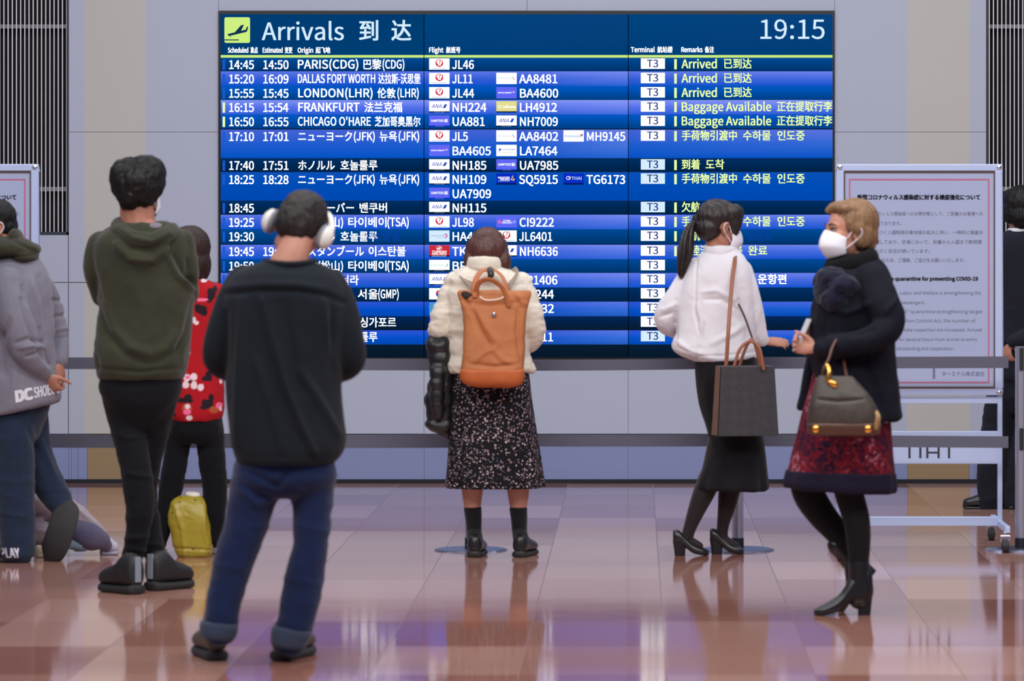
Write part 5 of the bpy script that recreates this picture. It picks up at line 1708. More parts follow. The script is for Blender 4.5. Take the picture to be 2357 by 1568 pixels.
hard('ponytail', g, PON, p.root, smooth=True)
g = G(); g.tube([p.pt(1602, 503, -0.02), p.pt(1606, 515, -0.02)], [0.020, 0.020], n=16)
hard('hair_tie', g, mat('black_tie', (18, 17, 19), 0.7), p.root, smooth=True)

# dark canvas tote
tb = empty('tote_bag', p.pt(1716, 1003, -0.24), 'dark grey canvas tote bag with brown handles at the hip of woman in white jacket', 'tote bag')
q = Q(20.06 - 0.235, tb)


def monogram():
    m, nt, b = new_mat('coated_canvas')
    L = nt.links
    tc = nt.nodes.new('ShaderNodeTexCoord')
    mp = nt.nodes.new('ShaderNodeMapping'); mp.inputs['Scale'].default_value = (26, 26, 26); mp.inputs['Rotation'].default_value = (0, math.radians(45), 0)
    L.new(tc.outputs['Object'], mp.inputs[0])
    ck = nt.nodes.new('ShaderNodeTexChecker'); ck.inputs['Scale'].default_value = 1.0; ck.inputs[1].default_value = lin((44, 44, 50)); ck.inputs[2].default_value = lin((50, 48, 53))
    L.new(mp.outputs[0], ck.inputs[0])
    n = nt.nodes.new('ShaderNodeTexVoronoi'); n.inputs['Scale'].default_value = 60; L.new(tc.outputs['Object'], n.inputs['Vector'])
    lt = nt.nodes.new('ShaderNodeMath'); lt.operation = 'LESS_THAN'; lt.inputs[1].default_value = 0.25; L.new(n.outputs['Distance'], lt.inputs[0])
    mx = nt.nodes.new('ShaderNodeMix'); mx.data_type = 'RGBA'; L.new(lt.outputs[0], mx.inputs[0]); L.new(ck.outputs[0], mx.inputs[6]); mx.inputs[7].default_value = lin((58, 52, 50))
    L.new(mx.outputs[2], b.inputs['Base Color']); b.inputs['Roughness'].default_value = 0.5
    return m


LVM = monogram()
g = G()
R = rotm(13)
z0, z1 = q.pt(0, 1003)[2], q.pt(0, 842)[2]
cx = q.pt(1716, 0)[0]
rings = []
for t in np.linspace(0, 1, 9):
    w = 0.142 - 0.017 * t; dp = 0.058 - 0.012 * t
    ring = []
    for x, y in ((-1, -1), (-0.5, -1.03), (0, -1.05), (0.5, -1.03), (1, -1), (1.02, -0.4), (1.02, 0.4), (1, 1), (0.5, 1.03), (0, 1.05), (-0.5, 1.03), (-1, 1), (-1.02, 0.4), (-1.02, -0.4)):
        ring.append(np.array((cx, q.d, 0)) + R @ np.array((x * w, y * dp, 0)) + np.array((0, 0, z0 + (z1 - z0) * t)))
    rings.append(ring)
g.grid_rings(rings)
hard('bag_body', g, LVM, tb, bevel=0.004)
g = G()
a0, a1 = np.array((cx, q.d, 0)) + R @ np.array((-0.1445, 0, 0)), np.array((cx, q.d, 0)) + R @ np.array((-0.1275, 0, 0))
g.add([], [])
for t0, t1 in ((0.0, 1.0),):
    vs = []
    for x, y, z, w in ((-0.1455, -0.048, z0 + 0.004, 0), (-0.1455, 0.048, z0 + 0.004, 0), (-0.1285, 0.038, z1, 0), (-0.1285, -0.038, z1, 0)):
        vs.append(np.array((cx, q.d, z)) + R @ np.array((x, y, 0)))
    vs += [v + R @ np.array((-0.003, 0, 0)) for v in vs]
    g.add(vs, [(0, 1, 2, 3), (7, 6, 5, 4), (0, 4, 5, 1), (1, 5, 6, 2), (2, 6, 7, 3), (3, 7, 4, 0)])
hard('gusset', g, mat('brown_gusset', (112, 82, 62), 0.6), tb, bevel=0.001)
HND = mat('brown_handle', (142, 84, 58), 0.45, var=0.1)
for dy, x0, x1, hy in ((-0.045, 1690, 1757, 786), (0.045, 1702, 1750, 781)):
    g = G(); g.tube([q.pt(x0 - 2, 850, dy), q.pt(x0 + 2, 836, dy), q.pt(x0 + 14, 802, dy * 0.9), q.pt((x0 + x1) / 2 + 4, hy, dy * 0.6), q.pt(x1 - 10, 800, dy * 0.9), q.pt(x1 - 2, 836, dy), q.pt(x1, 850, dy)], [0.0075] * 7, n=12)
    hard('carry_handle', g, HND, tb, smooth=True)
g = G(); g.tube([q.pt(1668, 852, -0.02), q.pt(1672, 832, -0.02), q.pt(1676, 770, -0.02), q.pt(1680, 710, 0.02), q.pt(1686, 640, 0.088), q.pt(1691, 606, 0.122), q.pt(1692, 593, 0.150), q.pt(1693, 583, 0.19), q.pt(1694, 578, 0.235), q.pt(1695, 584, 0.29)], [(4.6 * q.k, 0.003)] * 10, n=10)
hard('shoulder_strap', g, HND, tb, smooth=True)
g = G(); g.tube([q.pt(1762, 852, 0.06), q.pt(1755, 832, 0.07), q.pt(1734, 785, 0.085), q.pt(1716, 735, 0.095), q.pt(1700, 700, 0.10)], [(2.4 * q.k, 0.002)] * 5, n=8)
hard('shoulder_strap', g, mat('dark_strap', (70, 48, 42), 0.5), tb, smooth=True)

# ================================================================== older woman walking to the left
p = Person(16.99, 1955, 'blonde older woman with white mask in navy coat and red skirt walking left')
p.head(1951, 532, 0.0, 112, 3, 0, 0.96)
p.limb(None, [(1962, 580, 0.02, 32), (1968, 620, 0.02, 36)], body=0.0)
NAVC = cloth('navy_coat', (12, 14, 27), rgb2=(17, 19, 32), rough=0.85, sheen=0.0)
g = G()
p.torso(g, [(584, 1924, 2008, 0.075, 0.01), (600, 1914, 2030, 0.11), (622, 1896, 2046, 0.16), (655, 1884, 2056, 0.20), (720, 1872, 2060, 0.205), (780, 1866, 2058, 0.20), (830, 1868, 2060, 0.20), (880, 1876, 2064, 0.205), (930, 1884, 2071, 0.21), (962, 1890, 2077, 0.21), (978, 1900, 2066, 0.20, 0, 0.12)], body=0.03)
p.limb(g, [(2004, 646, -0.15, 42), (2030, 700, -0.20, 40), (2046, 742, -0.22, 36), (2020, 775, -0.25, 33), (1960, 792, -0.25, 29), (1915, 798, -0.20, 25), (1890, 800, -0.13, 22)], body=0.02)
p.limb(g, [(1935, 650, 0.17, 40), (1905, 710, 0.2, 36), (1900, 770, 0.16, 30), (1888, 790, 0.06, 24)], body=0.02)
p.ell(g, 1914, 652, -0.04, 42, 40, 0.15); p.ell(g, 1990, 622, -0.04, 42, 26, 0.12)
g2 = G()
ct = soft('coat', g, NAVC, p.root, 0.007, 5, wr=FOLD, creases=[([(1900, 700), (1950, 720), (2000, 700)], 9, 0.012), ([(1930, 830), (1950, 890), (1990, 960)], 10, 0.014), ([(1990, 830), (2020, 900), (2040, 970)], 10, -0.012), ([(2010, 760), (1960, 770)], 6, -0.008), ([(1890, 690), (1900, 740), (1890, 790)], 8, -0.010), ([(2060, 690), (2040, 720)], 7, 0.008)])
g = G()
p.torso(g, [(800, 1862, 1888, 0.03, 0.14), (850, 1850, 1878, 0.045, 0.15), (900, 1842, 1870, 0.05, 0.15), (935, 1834, 1866, 0.05, 0.15), (944, 1836, 1864, 0.045, 0.15)], ex=2.6, body=0)
soft('coat_front', g, NAVC, p.root, 0.007, 3, wr=SMALL)
g = G()
g.tube([p.pt(1926, 608, 0.10), p.pt(1910, 618, -0.02), p.pt(1930, 618, -0.11), p.pt(1972, 606, -0.13), p.pt(2006, 596, -0.06), p.pt(2010, 590, 0.06)], [(22 * p.k, 13 * p.k)] * 6, n=14, ref=(1, 0, 0))
soft('collar', g, cloth('dark_collar', (10, 10, 14), sheen=0.0), p.root, 0.006, 3, wr=FOLD)
g = G()
for a in ((1914, 640, -0.14, 36, 24, 0.06), (1898, 668, -0.12, 24, 34, 0.07), (1944, 660, -0.19, 34, 24, 0.05), (1920, 690, -0.19, 30, 24, 0.04)):
    p.ell(g, *a)
soft('scarf', g, cloth('navy_scarf', (15, 16, 36), rgb2=(21, 22, 48), sheen=0.15), p.root, 0.006, 7, wr=[(0.010, 16, (1, 1, 1)), (0.005, 44, (1, 1, 1))])


def tweed():
    m, nt, b = new_mat('red_navy_tweed')
    L = nt.links
    tc = nt.nodes.new('ShaderNodeTexCoord')
    v = nt.nodes.new('ShaderNodeTexVoronoi'); v.inputs['Scale'].default_value = 85; L.new(tc.outputs['Object'], v.inputs['Vector'])
    sp = nt.nodes.new('ShaderNodeSeparateColor'); L.new(v.outputs['Color'], sp.inputs[0])
    n = nt.nodes.new('ShaderNodeTexNoise'); n.inputs['Scale'].default_value = 7; L.new(tc.outputs['Object'], n.inputs['Vector'])
    ad = nt.nodes.new('ShaderNodeMath'); ad.operation = 'MULTIPLY_ADD'; ad.inputs[1].default_value = 0.45; L.new(sp.outputs[0], ad.inputs[0]); L.new(n.outputs['Fac'], ad.inputs[2])
    r = nt.nodes.new('ShaderNodeValToRGB'); L.new(ad.outputs[0], r.inputs[0])
    r.color_ramp.elements[0].position = 0.45; r.color_ramp.elements[0].color = lin((28, 20, 42))
    r.color_ramp.elements[1].position = 0.98; r.color_ramp.elements[1].color = lin((146, 88, 102))
    for ps, cc in ((0.64, (70, 20, 40)), (0.82, (112, 24, 38)), (0.93, (124, 36, 50))):
        q_ = r.color_ramp.elements.new(ps); q_.color = lin(cc)
    L.new(r.outputs[0], b.inputs['Base Color']); b.inputs['Roughness'].default_value = 0.9; b.inputs['Specular IOR Level'].default_value = 0.15
    return m


g = G()
wv = lambda a, t: 1 + 0.03 * t * math.sin(8 * a + 1)
p.torso(g, [(850, 1872, 2038, 0.15), (900, 1862, 2044, 0.165), (950, 1847, 2047, 0.18), (1030, 1828, 2053, 0.195), (1085, 1815, 2058, 0.205), (1118, 1808, 2060, 0.21, 0, -0.05), (1126, 1812, 2056, 0.20, 0, -0.05)], wav=wv, n=96, body=0.05)
soft('skirt', g, tweed(), p.root, 0.007, 2, wr=[(0.004, 6, (1.4, 1.4, 0.4))])
g = G()
p.torso(g, [(1084, 1812, 2060, 0.209, 0, -0.03), (1098, 1809, 2061, 0.212, 0, -0.04), (1118, 1805, 2063, 0.214, 0, -0.05), (1129, 1808, 2060, 0.206, 0, -0.05)], wav=lambda a, t: 1 + 0.03 * math.sin(8 * a + 1), n=96, body=0)
soft('skirt_band', g, cloth('navy_band', (23, 21, 40), rgb2=(30, 24, 46), sheen=0.0), p.root, 0.0065, 2, wr=[(0.004, 6, (1.4, 1.4, 0.4))])
TI2 = cloth('opaque_tights', (16, 16, 20), rough=0.8, var=0.05, sheen=0.05)
LF = [(1976, 1000, -0.05, 52), (1956, 1090, -0.06, 40), (1955, 1136, -0.06, 34), (1971, 1195, -0.06, 31), (1976, 1245, -0.06, 28), (1977, 1300, -0.06, 23), (1980, 1350, -0.06, 19)]
LR = [(1900, 1000, 0.09, 52), (1862, 1090, 0.09, 42), (1862, 1136, 0.09, 38), (1888, 1180, 0.09, 34), (1918, 1216, 0.09, 30), (1944, 1250, 0.09, 24), (1962, 1280, 0.09, 19)]
for Lg in (LF, LR):
    p.limb(None, Lg, body=0.004)
    g = G(); g.tube([p.pt(a, b, c) for a, b, c, r in Lg], [r * p.k for *_, r in Lg], n=20)
    hard('tights_leg', g, TI2, p.root, smooth=True)
BOOT = mat('black_boot', (20, 21, 25), 0.28, var=0.1)
h = W(2008, 0, p.d - 0.06); h[2] = 0
bt = pump(p.root, h, 93, 0.228, BOOT, 0.085, name='boot', wid=1.08, up=0.05)
g = G(); g.tube([p.pt(1977, 1296, -0.06), p.pt(1979, 1330, -0.06), p.pt(1984, 1358, -0.06), p.pt(1978, 1376, -0.06)], [24.4 * p.k, 25 * p.k, 27 * p.k, 27 * p.k], n=20)
hard('boot_shaft', g, BOOT, bt, smooth=True)
# trailing foot: heel lifted, toe on the floor
h2 = p.pt(2034, 1318, 0.09)
g0 = W(2010, 0, p.d + 0.09)


def lifted(root, m):
    L = 0.225
    g = G()
    z = 0.075
    g.grid_rings(foot_part([(0.0, 0.016, z + 0.052, z), (0.05, 0.030, z + 0.062, z - 0.002), (0.18, 0.034, z + 0.064, z - 0.006), (0.36, 0.034, z * 0.62 + 0.056, z * 0.62 - 0.004), (0.55, 0.037, 0.062, z * 0.20), (0.74, 0.041, 0.046, 0.004), (0.90, 0.034, 0.034, 0.0), (1.0, 0.016, 0.022, 0.002)], L))
    n0 = len(g.v)
    R = rotm(90) @ rotm(0, -52)
    toe = W(1950, 0, p.d + 0.09); toe[2] = 0.016

    def mv(gg, i0=0):
        for i in range(i0, len(gg.v)):
            gg.v[i] = tuple(R @ (np.array(gg.v[i]) - np.array((0, L * 0.86, 0.0))) + toe)
    mv(g)
    o = hard('boot', g, m, root, smooth=True)
    g = G()
    rr_ = []
    for zz, f0, f1, w in ((0.0, 0.008, 0.056, 0.021), (z * 0.5, 0.004, 0.058, 0.022), (z + 0.012, -0.002, 0.066, 0.028)):
        rr_.append([np.array((x * w, (f0 + f1) / 2 + y * (f1 - f0) / 2, zz)) for x, y in [(math.copysign(abs(math.cos(a)) ** 0.5, math.cos(a)), math.copysign(abs(math.sin(a)) ** 0.5, math.sin(a))) for a in np.linspace(0, 2 * math.pi, 20, endpoint=False)]])
    g.grid_rings(rr_); mv(g)
    hard('block_heel', g, m, o, bevel=0.001)
    g = G()
    g.tube([np.array((0, 0.045, z + 0.03)), np.array((0, 0.035, z + 0.075)), np.array((0, 0.03, z + 0.11))], [0.036, 0.034, 0.034], n=18); mv(g)
    hard('boot_shaft', g, m, o, smooth=True)
    return [R @ (np.array((0, 0.04, z + 0.06)) - np.array((0, L * 0.86, 0))) + toe]


an = lifted(p.root, BOOT)[0]
g = G(); g.tube([p.pt(1925, 1222, 0.09), (p.pt(1946, 1254, 0.09) + an) / 2, an], [26 * p.k, 21 * p.k, 0.034], n=18)
hard('tights_leg', g, TI2, p.root, smooth=True)
hw = p.pt(1880, 803, -0.09)
p.hand(hw, frame((-0.75, 0.35, 0.1), (0.15, 0.3, 1.0)), curl=(48, 55, 45), spread=1, k=0.86, thumb=(30, 12))
hw2 = p.pt(1884, 790, 0.05)
p.hand(hw2, frame((-0.7, -0.35, 0.35), (0.1, 0.2, 1.0)), curl=(50, 55, 45), spread=1, k=0.84)
p.body(SKIN2); p.eyes(); p.mask(big=1.12, loops=(-1,))
BLO = hair('blonde_hair', (92, 66, 46), (160, 124, 92), rough=0.5)
g = G()
for c, r in (((0, -0.032, 0.042), (0.085, 0.097, 0.091)), ((0, -0.056, -0.010), (0.076, 0.070, 0.068)), ((0.066, -0.034, -0.02), (0.024, 0.050, 0.055)), ((-0.066, -0.040, -0.015), (0.024, 0.046, 0.055)), ((0, 0.014, 0.090), (0.074, 0.066, 0.030)), ((0.040, 0.060, 0.080), (0.028, 0.024, 0.014)), ((-0.071, 0.012, 0.035), (0.014, 0.028, 0.044)), ((0.071, 0.016, 0.035), (0.014, 0.030, 0.042)), ((-0.076, -0.012, 0.012), (0.018, 0.026, 0.030)), ((0, -0.086, -0.05), (0.052, 0.034, 0.034))):
    g.ell(p.hp(c), r, p.hR)
g.tube([p.hp((-0.02, -0.085, -0.02)), p.hp((-0.02, -0.112, -0.036)), p.hp((-0.02, -0.132, -0.034))], [0.022, 0.014, 0.003], n=8)
soft('hair', g, BLO, p.root, 0.0055, 3, grooves=(p.hp((0, -0.01, 0.1)), 0.0035, 24), wr=[(0.002, 28, (1, 1, 0.4)), (0.0015, 70, (1, 1, 0.3))])
ph = empty('smartphone', hw, 'pale phone in the hand of the blonde woman walking left', 'phone')
g = G(); g.box((-0.004, -0.036, -0.07), (0.004, 0.036, 0.07)); M = np.eye(4); M[:3, :3] = rotm(10, 0, 24); M[:3, 3] = p.pt(1846, 772, -0.03); g.xf(M)
hard('phone_body', g, mat('phone_silver', (206, 208, 214), 0.35), ph, bevel=0.003)

# brown handbag on her arm
hb = empty('handbag', p.pt(1940, 1000, -0.34), 'small brown patterned handbag with gold fittings hanging from the arm of blonde woman', 'handbag')
q = Q(16.99, hb)
BRC = mat('brown_coated_canvas', (48, 41, 38), 0.5, var=0.25, vscale=70, rgb2=(66, 56, 48)); BRL = mat('brown_leather', (74, 44, 30), 0.45, var=0.15)
GOLD = mat('gold_metal', (232, 168, 82), 0.22, 1.0, var=0.02)
g = G()
q.torso(g, [(866, 1886, 1962, 0.03, -0.33), (884, 1876, 1978, 0.045, -0.33), (915, 1866, 2004, 0.06, -0.335), (950, 1860, 2022, 0.068, -0.338), (978, 1859, 2026, 0.070, -0.338)], ex=3.4, body=0)
soft('bag_body', g, BRC, hb, 0.0055, 2, wr=SMALL, creases=[([(1884, 920), (1930, 924), (1985, 920)], 3, -0.006)])
g = G()
q.torso(g, [(972, 1857, 2028, 0.0725, -0.338), (985, 1857, 2028, 0.073, -0.338), (998, 1861, 2022, 0.068, -0.338), (1003, 1872, 2010, 0.055, -0.338)], ex=3.4, body=0)
soft('leather_base', g, BRL, hb, 0.0055, 2)
for x in (1878, 1998):
    g = G(); g.ell(q.pt(x, 988, -0.405), (9 * q.k, 0.010, 9 * q.k))
    hard('gold_stud', g, GOLD, hb, smooth=True)
g = G(); g.tube([q.pt(1892, 874, -0.33), q.pt(1896, 850, -0.33), q.pt(1908, 826, -0.32), q.pt(1916, 800, -0.29), q.pt(1930, 778, -0.24), q.pt(1938, 800, -0.19), q.pt(1944, 840, -0.25), q.pt(1950, 872, -0.32)], [0.0062] * 8, n=10)
hard('carry_handle', g, BRL, hb, smooth=True)
g = G(); g.tube([q.pt(1904, 842, -0.365), q.pt(1909, 856, -0.375), q.pt(1906, 874, -0.38), q.pt(1916, 886, -0.38)], [0.010, 0.011, 0.010, 0.006], n=10)
g.ell(q.pt(1918, 884, -0.385), (13 * q.k, 0.008, 7 * q.k), rotm(0, 0, 30))
hard('gold_charm', g, GOLD, hb, smooth=True)
g = G(); g.tube([q.pt(2016, 985, -0.39), q.pt(2021, 962, -0.40), q.pt(2018, 950, -0.39)], [0.011, 0.011, 0.008], n=10)
hard('side_tab', g, mat('tan_tab', (150, 118, 80), 0.5), hb, smooth=True)

# ================================================================== man in grey hoodie, left edge
p = Person(19.69, 40, 'man in grey hooded jacket and jeans at left edge with hands clasped behind his back')
p.head(-17, 520, 0.0, 116, -4, 0, 1.0)
p.limb(None, [(-2, 555, 0.0, 32), (10, 600, 0.0, 36)], body=0.0)
GRY = cloth('grey_sweatshirt', (112, 113, 130), rgb2=(128, 124, 136))
g = G()
p.torso(g, [(592, 0, 84, 0.075), (606, -22, 97, 0.11), (626, -46, 107, 0.16), (660, -58, 115, 0.19), (710, -62, 119, 0.20), (770, -64, 122, 0.20), (830, -64, 123, 0.20), (880, -64, 128, 0.205, 0, 0.08), (915, -64, 136, 0.21, 0, 0.18), (938, -62, 138, 0.21, 0, 0.24), (947, -58, 134, 0.20, 0, 0.24)])
p.limb(g, [(22, 650, -0.15, 38), (28, 710, -0.19, 39), (44, 765, -0.20, 38), (68, 815, -0.19, 32), (92, 848, -0.15, 23), (102, 860, -0.13, 18)], body=0.03)
p.limb(g, [(96, 660, 0.15, 30), (120, 705, 0.17, 22), (132, 755, 0.17, 21), (138, 800, 0.13, 20), (138, 830, 0.09, 17)], body=0.018)
hs = soft('hoodie', g, GRY, p.root, 0.0065, 3, wr=FOLD, creases=[([(48, 690), (62, 740), (86, 800), (110, 840)], 5, -0.016), ([(70, 640), (84, 700), (88, 750)], 6, 0.010), ([(88, 640), (102, 700), (106, 780)], 6, -0.008), ([(52, 660), (60, 700)], 5, -0.010),
    ([(38, 790), (64, 780), (96, 788)], 5, -0.009), ([(46, 800), (72, 796), (98, 800)], 5, 0.009), ([(60, 820), (90, 812)], 4, -0.007), ([(118, 690), (140, 694)], 4, -0.008), ([(124, 730), (150, 726)], 4, -0.009), ([(126, 764), (152, 756)], 4, 0.009), ([(126, 780), (152, 776)], 4, -0.007), ([(20, 740), (0, 790), (10, 860)], 9, -0.012), ([(36, 820), (30, 900)], 9, 0.006)])
OLV = cloth('olive_hood', (46, 46, 36), rgb2=(56, 54, 40))
g = G()
for a in ((40, 574, -0.02, 44, 26, 0.13), (0, 570, -0.03, 40, 26, 0.14), (74, 574, -0.02, 18, 14, 0.09), (58, 590, -0.03, 30, 16, 0.12), (36, 548, 0.0, 16, 20, 0.09)):
    p.ell(g, *a)
soft('hood', g, OLV, p.root, 0.006, 3, wr=FOLD, creases=[([(0, 590), (40, 592), (84, 586)], 4, -0.008), ([(36, 560), (60, 570), (84, 580)], 4, -0.006)])
p.hand(p.pt(106, 862, -0.13), frame((0.42, 0.28, -0.86), (0.75, -0.45, 0.3)), curl=(48, 62, 45), spread=2, k=0.92, thumb=(48, 22))
p.hand(p.pt(138, 836, 0.08), frame((-0.28, -0.42, -0.86), (0.7, 0.4, -0.4)), curl=(40, 55, 40), spread=2, k=0.92, thumb=(44, 20))
DEN2 = cloth('dark_denim', (30, 42, 64), var=0.2, vscale=5, rgb2=(38, 52, 76))
g = G()
p.torso(g, [(905, -58, 118, 0.16), (945, -52, 110, 0.16), (985, -40, 95, 0.14), (1020, -30, 80, 0.10)], body=0.06)
p.limb(g, [(28, 960, -0.07, 54), (32, 1040, -0.08, 48), (35, 1120, -0.08, 45), (39, 1200, -0.08, 42), (42, 1262, -0.08, 39)], body=0.02)
p.limb(g, [(66, 955, 0.09, 44), (76, 1020, 0.09, 42), (98, 1090, 0.10, 40), (128, 1140, 0.08, 34), (146, 1172, 0.05, 27)], body=0.02)
g.tube([p.pt(42, 1230, -0.08), p.pt(43, 1262, -0.08), p.pt(43, 1282, -0.08)], [39 * p.k, 39 * p.k, 38 * p.k], caps=False)
js = soft('jeans', g, DEN2, p.root, 0.007, 4, wr=TROU, creases=[([(90, 1010), (110, 1060), (130, 1110)], 7, 0.008), ([(60, 980), (84, 1040)], 6, -0.005), ([(0, 1180), (60, 1190)], 6, 0.005)])
GSH = mat('charcoal_shoe', (40, 40, 46), 0.6, var=0.15); GSO = mat('charcoal_rubber', (42, 40, 42), 0.75, var=0.2, vscale=20, bump=0.3, bscale=160)
h = W(66, 0, p.d - 0.08); h[2] = 0
sneaker(p.root, h, 82, 0.27, GSH, GSO, 1.1, 1.0, None, 0.03)
# tipped foot: the sole faces back, toe on the floor
g = G()
ax = [(153, 1168, 14, 0.02), (150, 1185, 27, -0.02), (142, 1215, 29, -0.05), (132, 1245, 29, -0.05), (122, 1270, 26, -0.03), (117, 1284, 16, -0.01)]
g.tube([p.pt(x, y, dy + 0.035) for x, y, r, dy in ax], [(r * p.k, 0.042) for x, y, r, dy in ax], n=20)
up = hard('shoe', g, GSH, p.root, smooth=True)
g = G()
ax = [(154, 1160, 18, 0.02), (152, 1178, 31, -0.025), (143, 1212, 33, -0.055), (131, 1247, 33, -0.055), (120, 1272, 30, -0.035), (115, 1284, 19, -0.015)]
g.tube([p.pt(x, y, dy) for x, y, r, dy in ax], [(r * p.k, 0.014) for x, y, r, dy in ax], n=24)
hard('sole', g, GSO, up, smooth=True)
p.body(SKIN); p.mask(loops=(-1,))
g = G()
for c, r in (((0, -0.012, 0.040), (0.082, 0.100, 0.084)), ((0, -0.044, -0.005), (0.074, 0.070, 0.066)), ((0, 0.040, 0.068), (0.07, 0.052, 0.046))):
    g.ell(p.hp(c), r, p.hR)
soft('hair', g, BLK, p.root, 0.0055, 3, wr=[(0.005, 28, (1, 1, 0.6)), (0.003, 60, (1, 1, 0.5))])
PRN = mat('white_print', (214, 214, 224), 0.7, var=0.03)
xd = np.array((0.97, 0, 0.20)); zd = np.array((-0.10, 0, 1.0))
decal('hem_print', 'DC', W(36, 926, p.d - 0.2), xd, zd, 0.083, 0.048, hs, PRN, p.root, bold=0.032)
decal('hem_print', 'SHOECO', W(79, 916, p.d - 0.2), xd, zd, 0.12, 0.045, hs, PRN, p.root, bold=0.016)
decal('leg_print', 'REPLAY', W(-22, 1284, p.d - 0.17), np.array((1, 0, 0)), np.array((-0.16, 0, 1.0)), 0.135, 0.042, js, PRN, p.root, bold=0.02)

# ================================================================== person sitting on the floor behind him
p = Person(20.06, 150, 'person in pale lavender grey clothes sitting low on the floor behind man in grey hoodie')
LAV = cloth('lavender_clothes', (150, 138, 152), rgb2=(168, 152, 158), sheen=0.2)
DUS = cloth('dusky_trousers', (74, 74, 104), rgb2=(96, 88, 110))
p.head(-110, 990, 0.05, -40, -10, 0, 0.95)
p.limb(None, [(-104, 1020, 0.05, 26), (-98, 1060, 0.05, 30)], body=0.0)
g = G()
p.torso(g, [(1050, -140, -52, 0.08, 0.05), (1080, -166, -20, 0.13, 0.05), (1140, -170, 0, 0.15, 0.05), (1200, -160, 20, 0.16, 0.05), (1250, -150, 30, 0.16, 0.05), (1268, -140, 20, 0.15, 0.05)])
p.limb(g, [(-40, 1090, -0.08, 24), (20, 1130, -0.12, 24), (80, 1160, -0.06, 22), (120, 1160, 0.0, 20)])
p.limb(g, [(60, 1160, 0.02, 36), (120, 1168, 0.02, 36), (160, 1182, 0.02, 30), (196, 1208, 0.02, 26), (226, 1234, 0.02, 20)])
p.limb(g, [(20, 1225, 0.0, 38), (76, 1222, -0.06, 32), (110, 1240, -0.06, 26), (130, 1252, -0.06, 20)])
soft('clothes', g, LAV, p.root, 0.007, 4, wr=FOLD, creases=[([(146, 1140), (180, 1176), (216, 1206)], 4, 0.008), ([(80, 1200), (110, 1206)], 4, -0.008), ([(84, 1222), (112, 1226)], 4, 0.008)])
g = G()
p.limb(g, [(176, 1222, -0.02, 26), (206, 1236, -0.03, 32), (232, 1246, -0.03, 24), (244, 1256, -0.02, 14)])
soft('trouser_leg', g, DUS, p.root, 0.006, 3, wr=SMALL)
sneaker(p.root, W(232, 0, p.d + 0.0) * np.array((1, 1, 0)), -70, 0.08, mat('pale_shoe', (176, 172, 190), 0.6), mat('pale_sole', (150, 150, 170), 0.6), 0.7, 0.42, None, 0.02)
g = G(); p.limb(g, [(176, 1262, -0.05, 9), (196, 1262, -0.05, 8)], body=None); p.limb(g, [(164, 1254, -0.06, 12), (184, 1258, -0.06, 10)], body=None)
soft('sock', g, cloth('teal_grey_sock', (110, 128, 144)), p.root, 0.005, 2)
sneaker(p.root, W(82, 0, p.d - 0.16) * np.array((1, 1, 0)), -60, 0.10, mat('cream_shoe', (196, 182, 160), 0.6), mat('cream_sole', (170, 160, 140), 0.6), 0.9, 0.6, None, 0.02)
p.body()
g = G(); g.ell(p.hp((0, -0.012, 0.034)), (0.084, 0.104, 0.094), p.hR); g.ell(p.hp((0, -0.05, -0.02)), (0.072, 0.066, 0.07), p.hR)
soft('hair', g, BRN, p.root, 0.007, 3, wr=SMALL)

# ================================================================== person in dark suit, right edge
p = Person(23.36, 2340, 'person in dark suit with thick black hair half hidden by notice board at right edge')
p.head(2348, 482, 0.0, 24, -2, 0, 1.0)
p.limb(None, [(2348, 505, 0.0, 24), (2348, 545, 0.0, 26)], body=0.0)
SUIT = cloth('dark_suit', (24, 26, 36), var=0.08, sheen=0.05)
g = G()
p.torso(g, [(530, 2326, 2372, 0.065), (538, 2304, 2394, 0.09), (552, 2284, 2412, 0.115), (590, 2274, 2422, 0.13), (660, 2282, 2416, 0.13), (730, 2288, 2410, 0.13), (800, 2284, 2414, 0.135), (860, 2280, 2418, 0.14), (876, 2286, 2412, 0.13)])
p.limb(g, [(2290, 562, 0, 22), (2278, 630, 0.0, 24), (2284, 700, 0.0, 23), (2300, 756, -0.06, 20), (2312, 786, -0.10, 15)])
p.limb(g, [(2408, 562, 0, 22), (2420, 630, 0, 24), (2414, 700, 0.0, 23), (2390, 760, -0.08, 19), (2350, 782, -0.16, 17), (2334, 786, -0.16, 15)])
soft('suit_jacket', g, SUIT, p.root, 0.0075, 4, wr=FOLD)
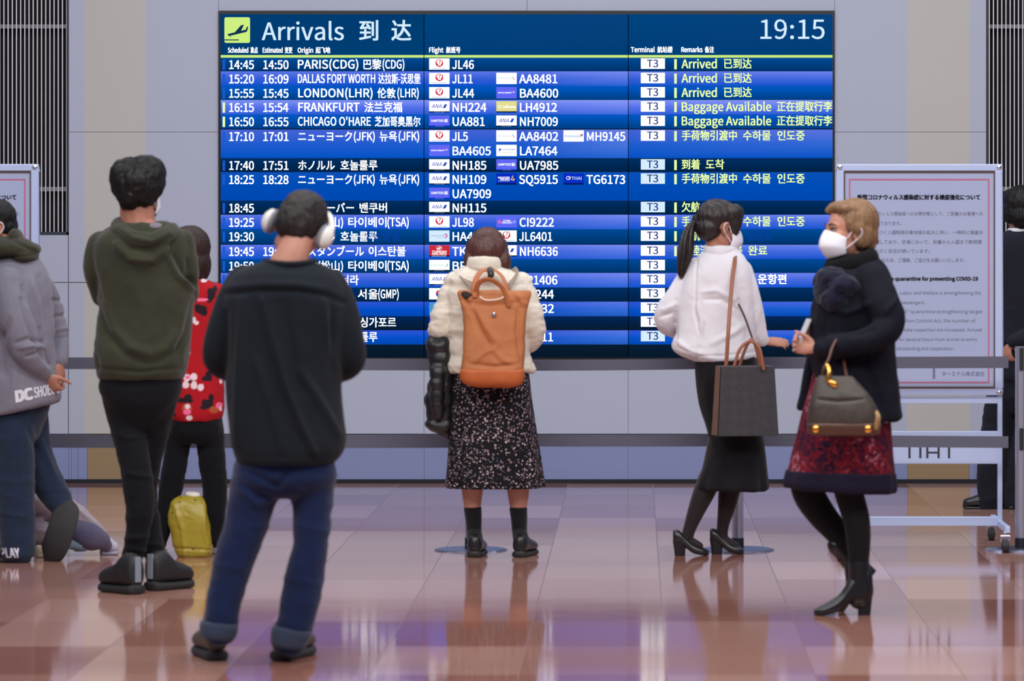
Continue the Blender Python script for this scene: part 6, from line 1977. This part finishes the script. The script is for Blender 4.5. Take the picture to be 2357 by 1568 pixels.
p.hand(p.pt(2314, 788, -0.11), frame((0.1, -0.35, -0.9), (0.6, -0.6, 0.2)), curl=(25, 35, 30), spread=2, k=0.85)
g = G(); g.tube([p.pt(2324, 531, 0.05), p.pt(2322, 531, 0.0), p.pt(2334, 531, -0.06), p.pt(2350, 531, -0.07), p.pt(2366, 531, -0.05), p.pt(2374, 531, 0.0)], [(6 * p.k, 3 * p.k)] * 6, n=10, ref=(1, 0, 0))
hard('shirt_collar', g, mat('white_shirt', (226, 228, 236), 0.8), p.root, smooth=True)
g = G()
p.torso(g, [(850, 2290, 2408, 0.12), (890, 2288, 2412, 0.12), (920, 2292, 2408, 0.11), (950, 2305, 2395, 0.07)], body=0.03)
p.limb(g, [(2308, 900, 0.02, 36), (2290, 1000, 0.02, 34), (2281, 1080, 0.02, 32), (2278, 1150, 0.02, 28), (2277, 1160, 0.02, 27)])
p.limb(g, [(2380, 900, 0, 36), (2362, 1000, 0, 32), (2344, 1080, 0, 29), (2336, 1150, 0, 25), (2335, 1164, 0, 24)])
soft('suit_trousers', g, SUIT, p.root, 0.0075, 4, wr=TROU)
SSH = mat('black_dress_shoe', (24, 25, 30), 0.3)
h = W(2296, 0, p.d + 0.02); h[2] = 0
sneaker(p.root, h, 84, 0.185, SSH, SSH, 0.95, 0.62, None, 0.016)
h = W(2336, 0, p.d - 0.04); h[2] = 0
sneaker(p.root, h, 30, 0.25, SSH, SSH, 0.95, 0.8, None, 0.016)
p.body()
g = G()
for c, r in (((0, -0.014, 0.038), (0.092, 0.108, 0.092)), ((0, -0.045, -0.030), (0.088, 0.072, 0.070)), ((0, -0.05, -0.075), (0.066, 0.05, 0.036)), ((0.07, -0.01, -0.02), (0.026, 0.05, 0.06)), ((-0.07, -0.01, -0.02), (0.026, 0.05, 0.06)), ((0, 0.040, 0.078), (0.072, 0.058, 0.036))):
    g.ell(p.hp(c), r, p.hR)
soft('hair', g, BLK, p.root, 0.006, 3, wr=[(0.006, 26, (1, 1, 0.6)), (0.003, 60, (1, 1, 0.5))])
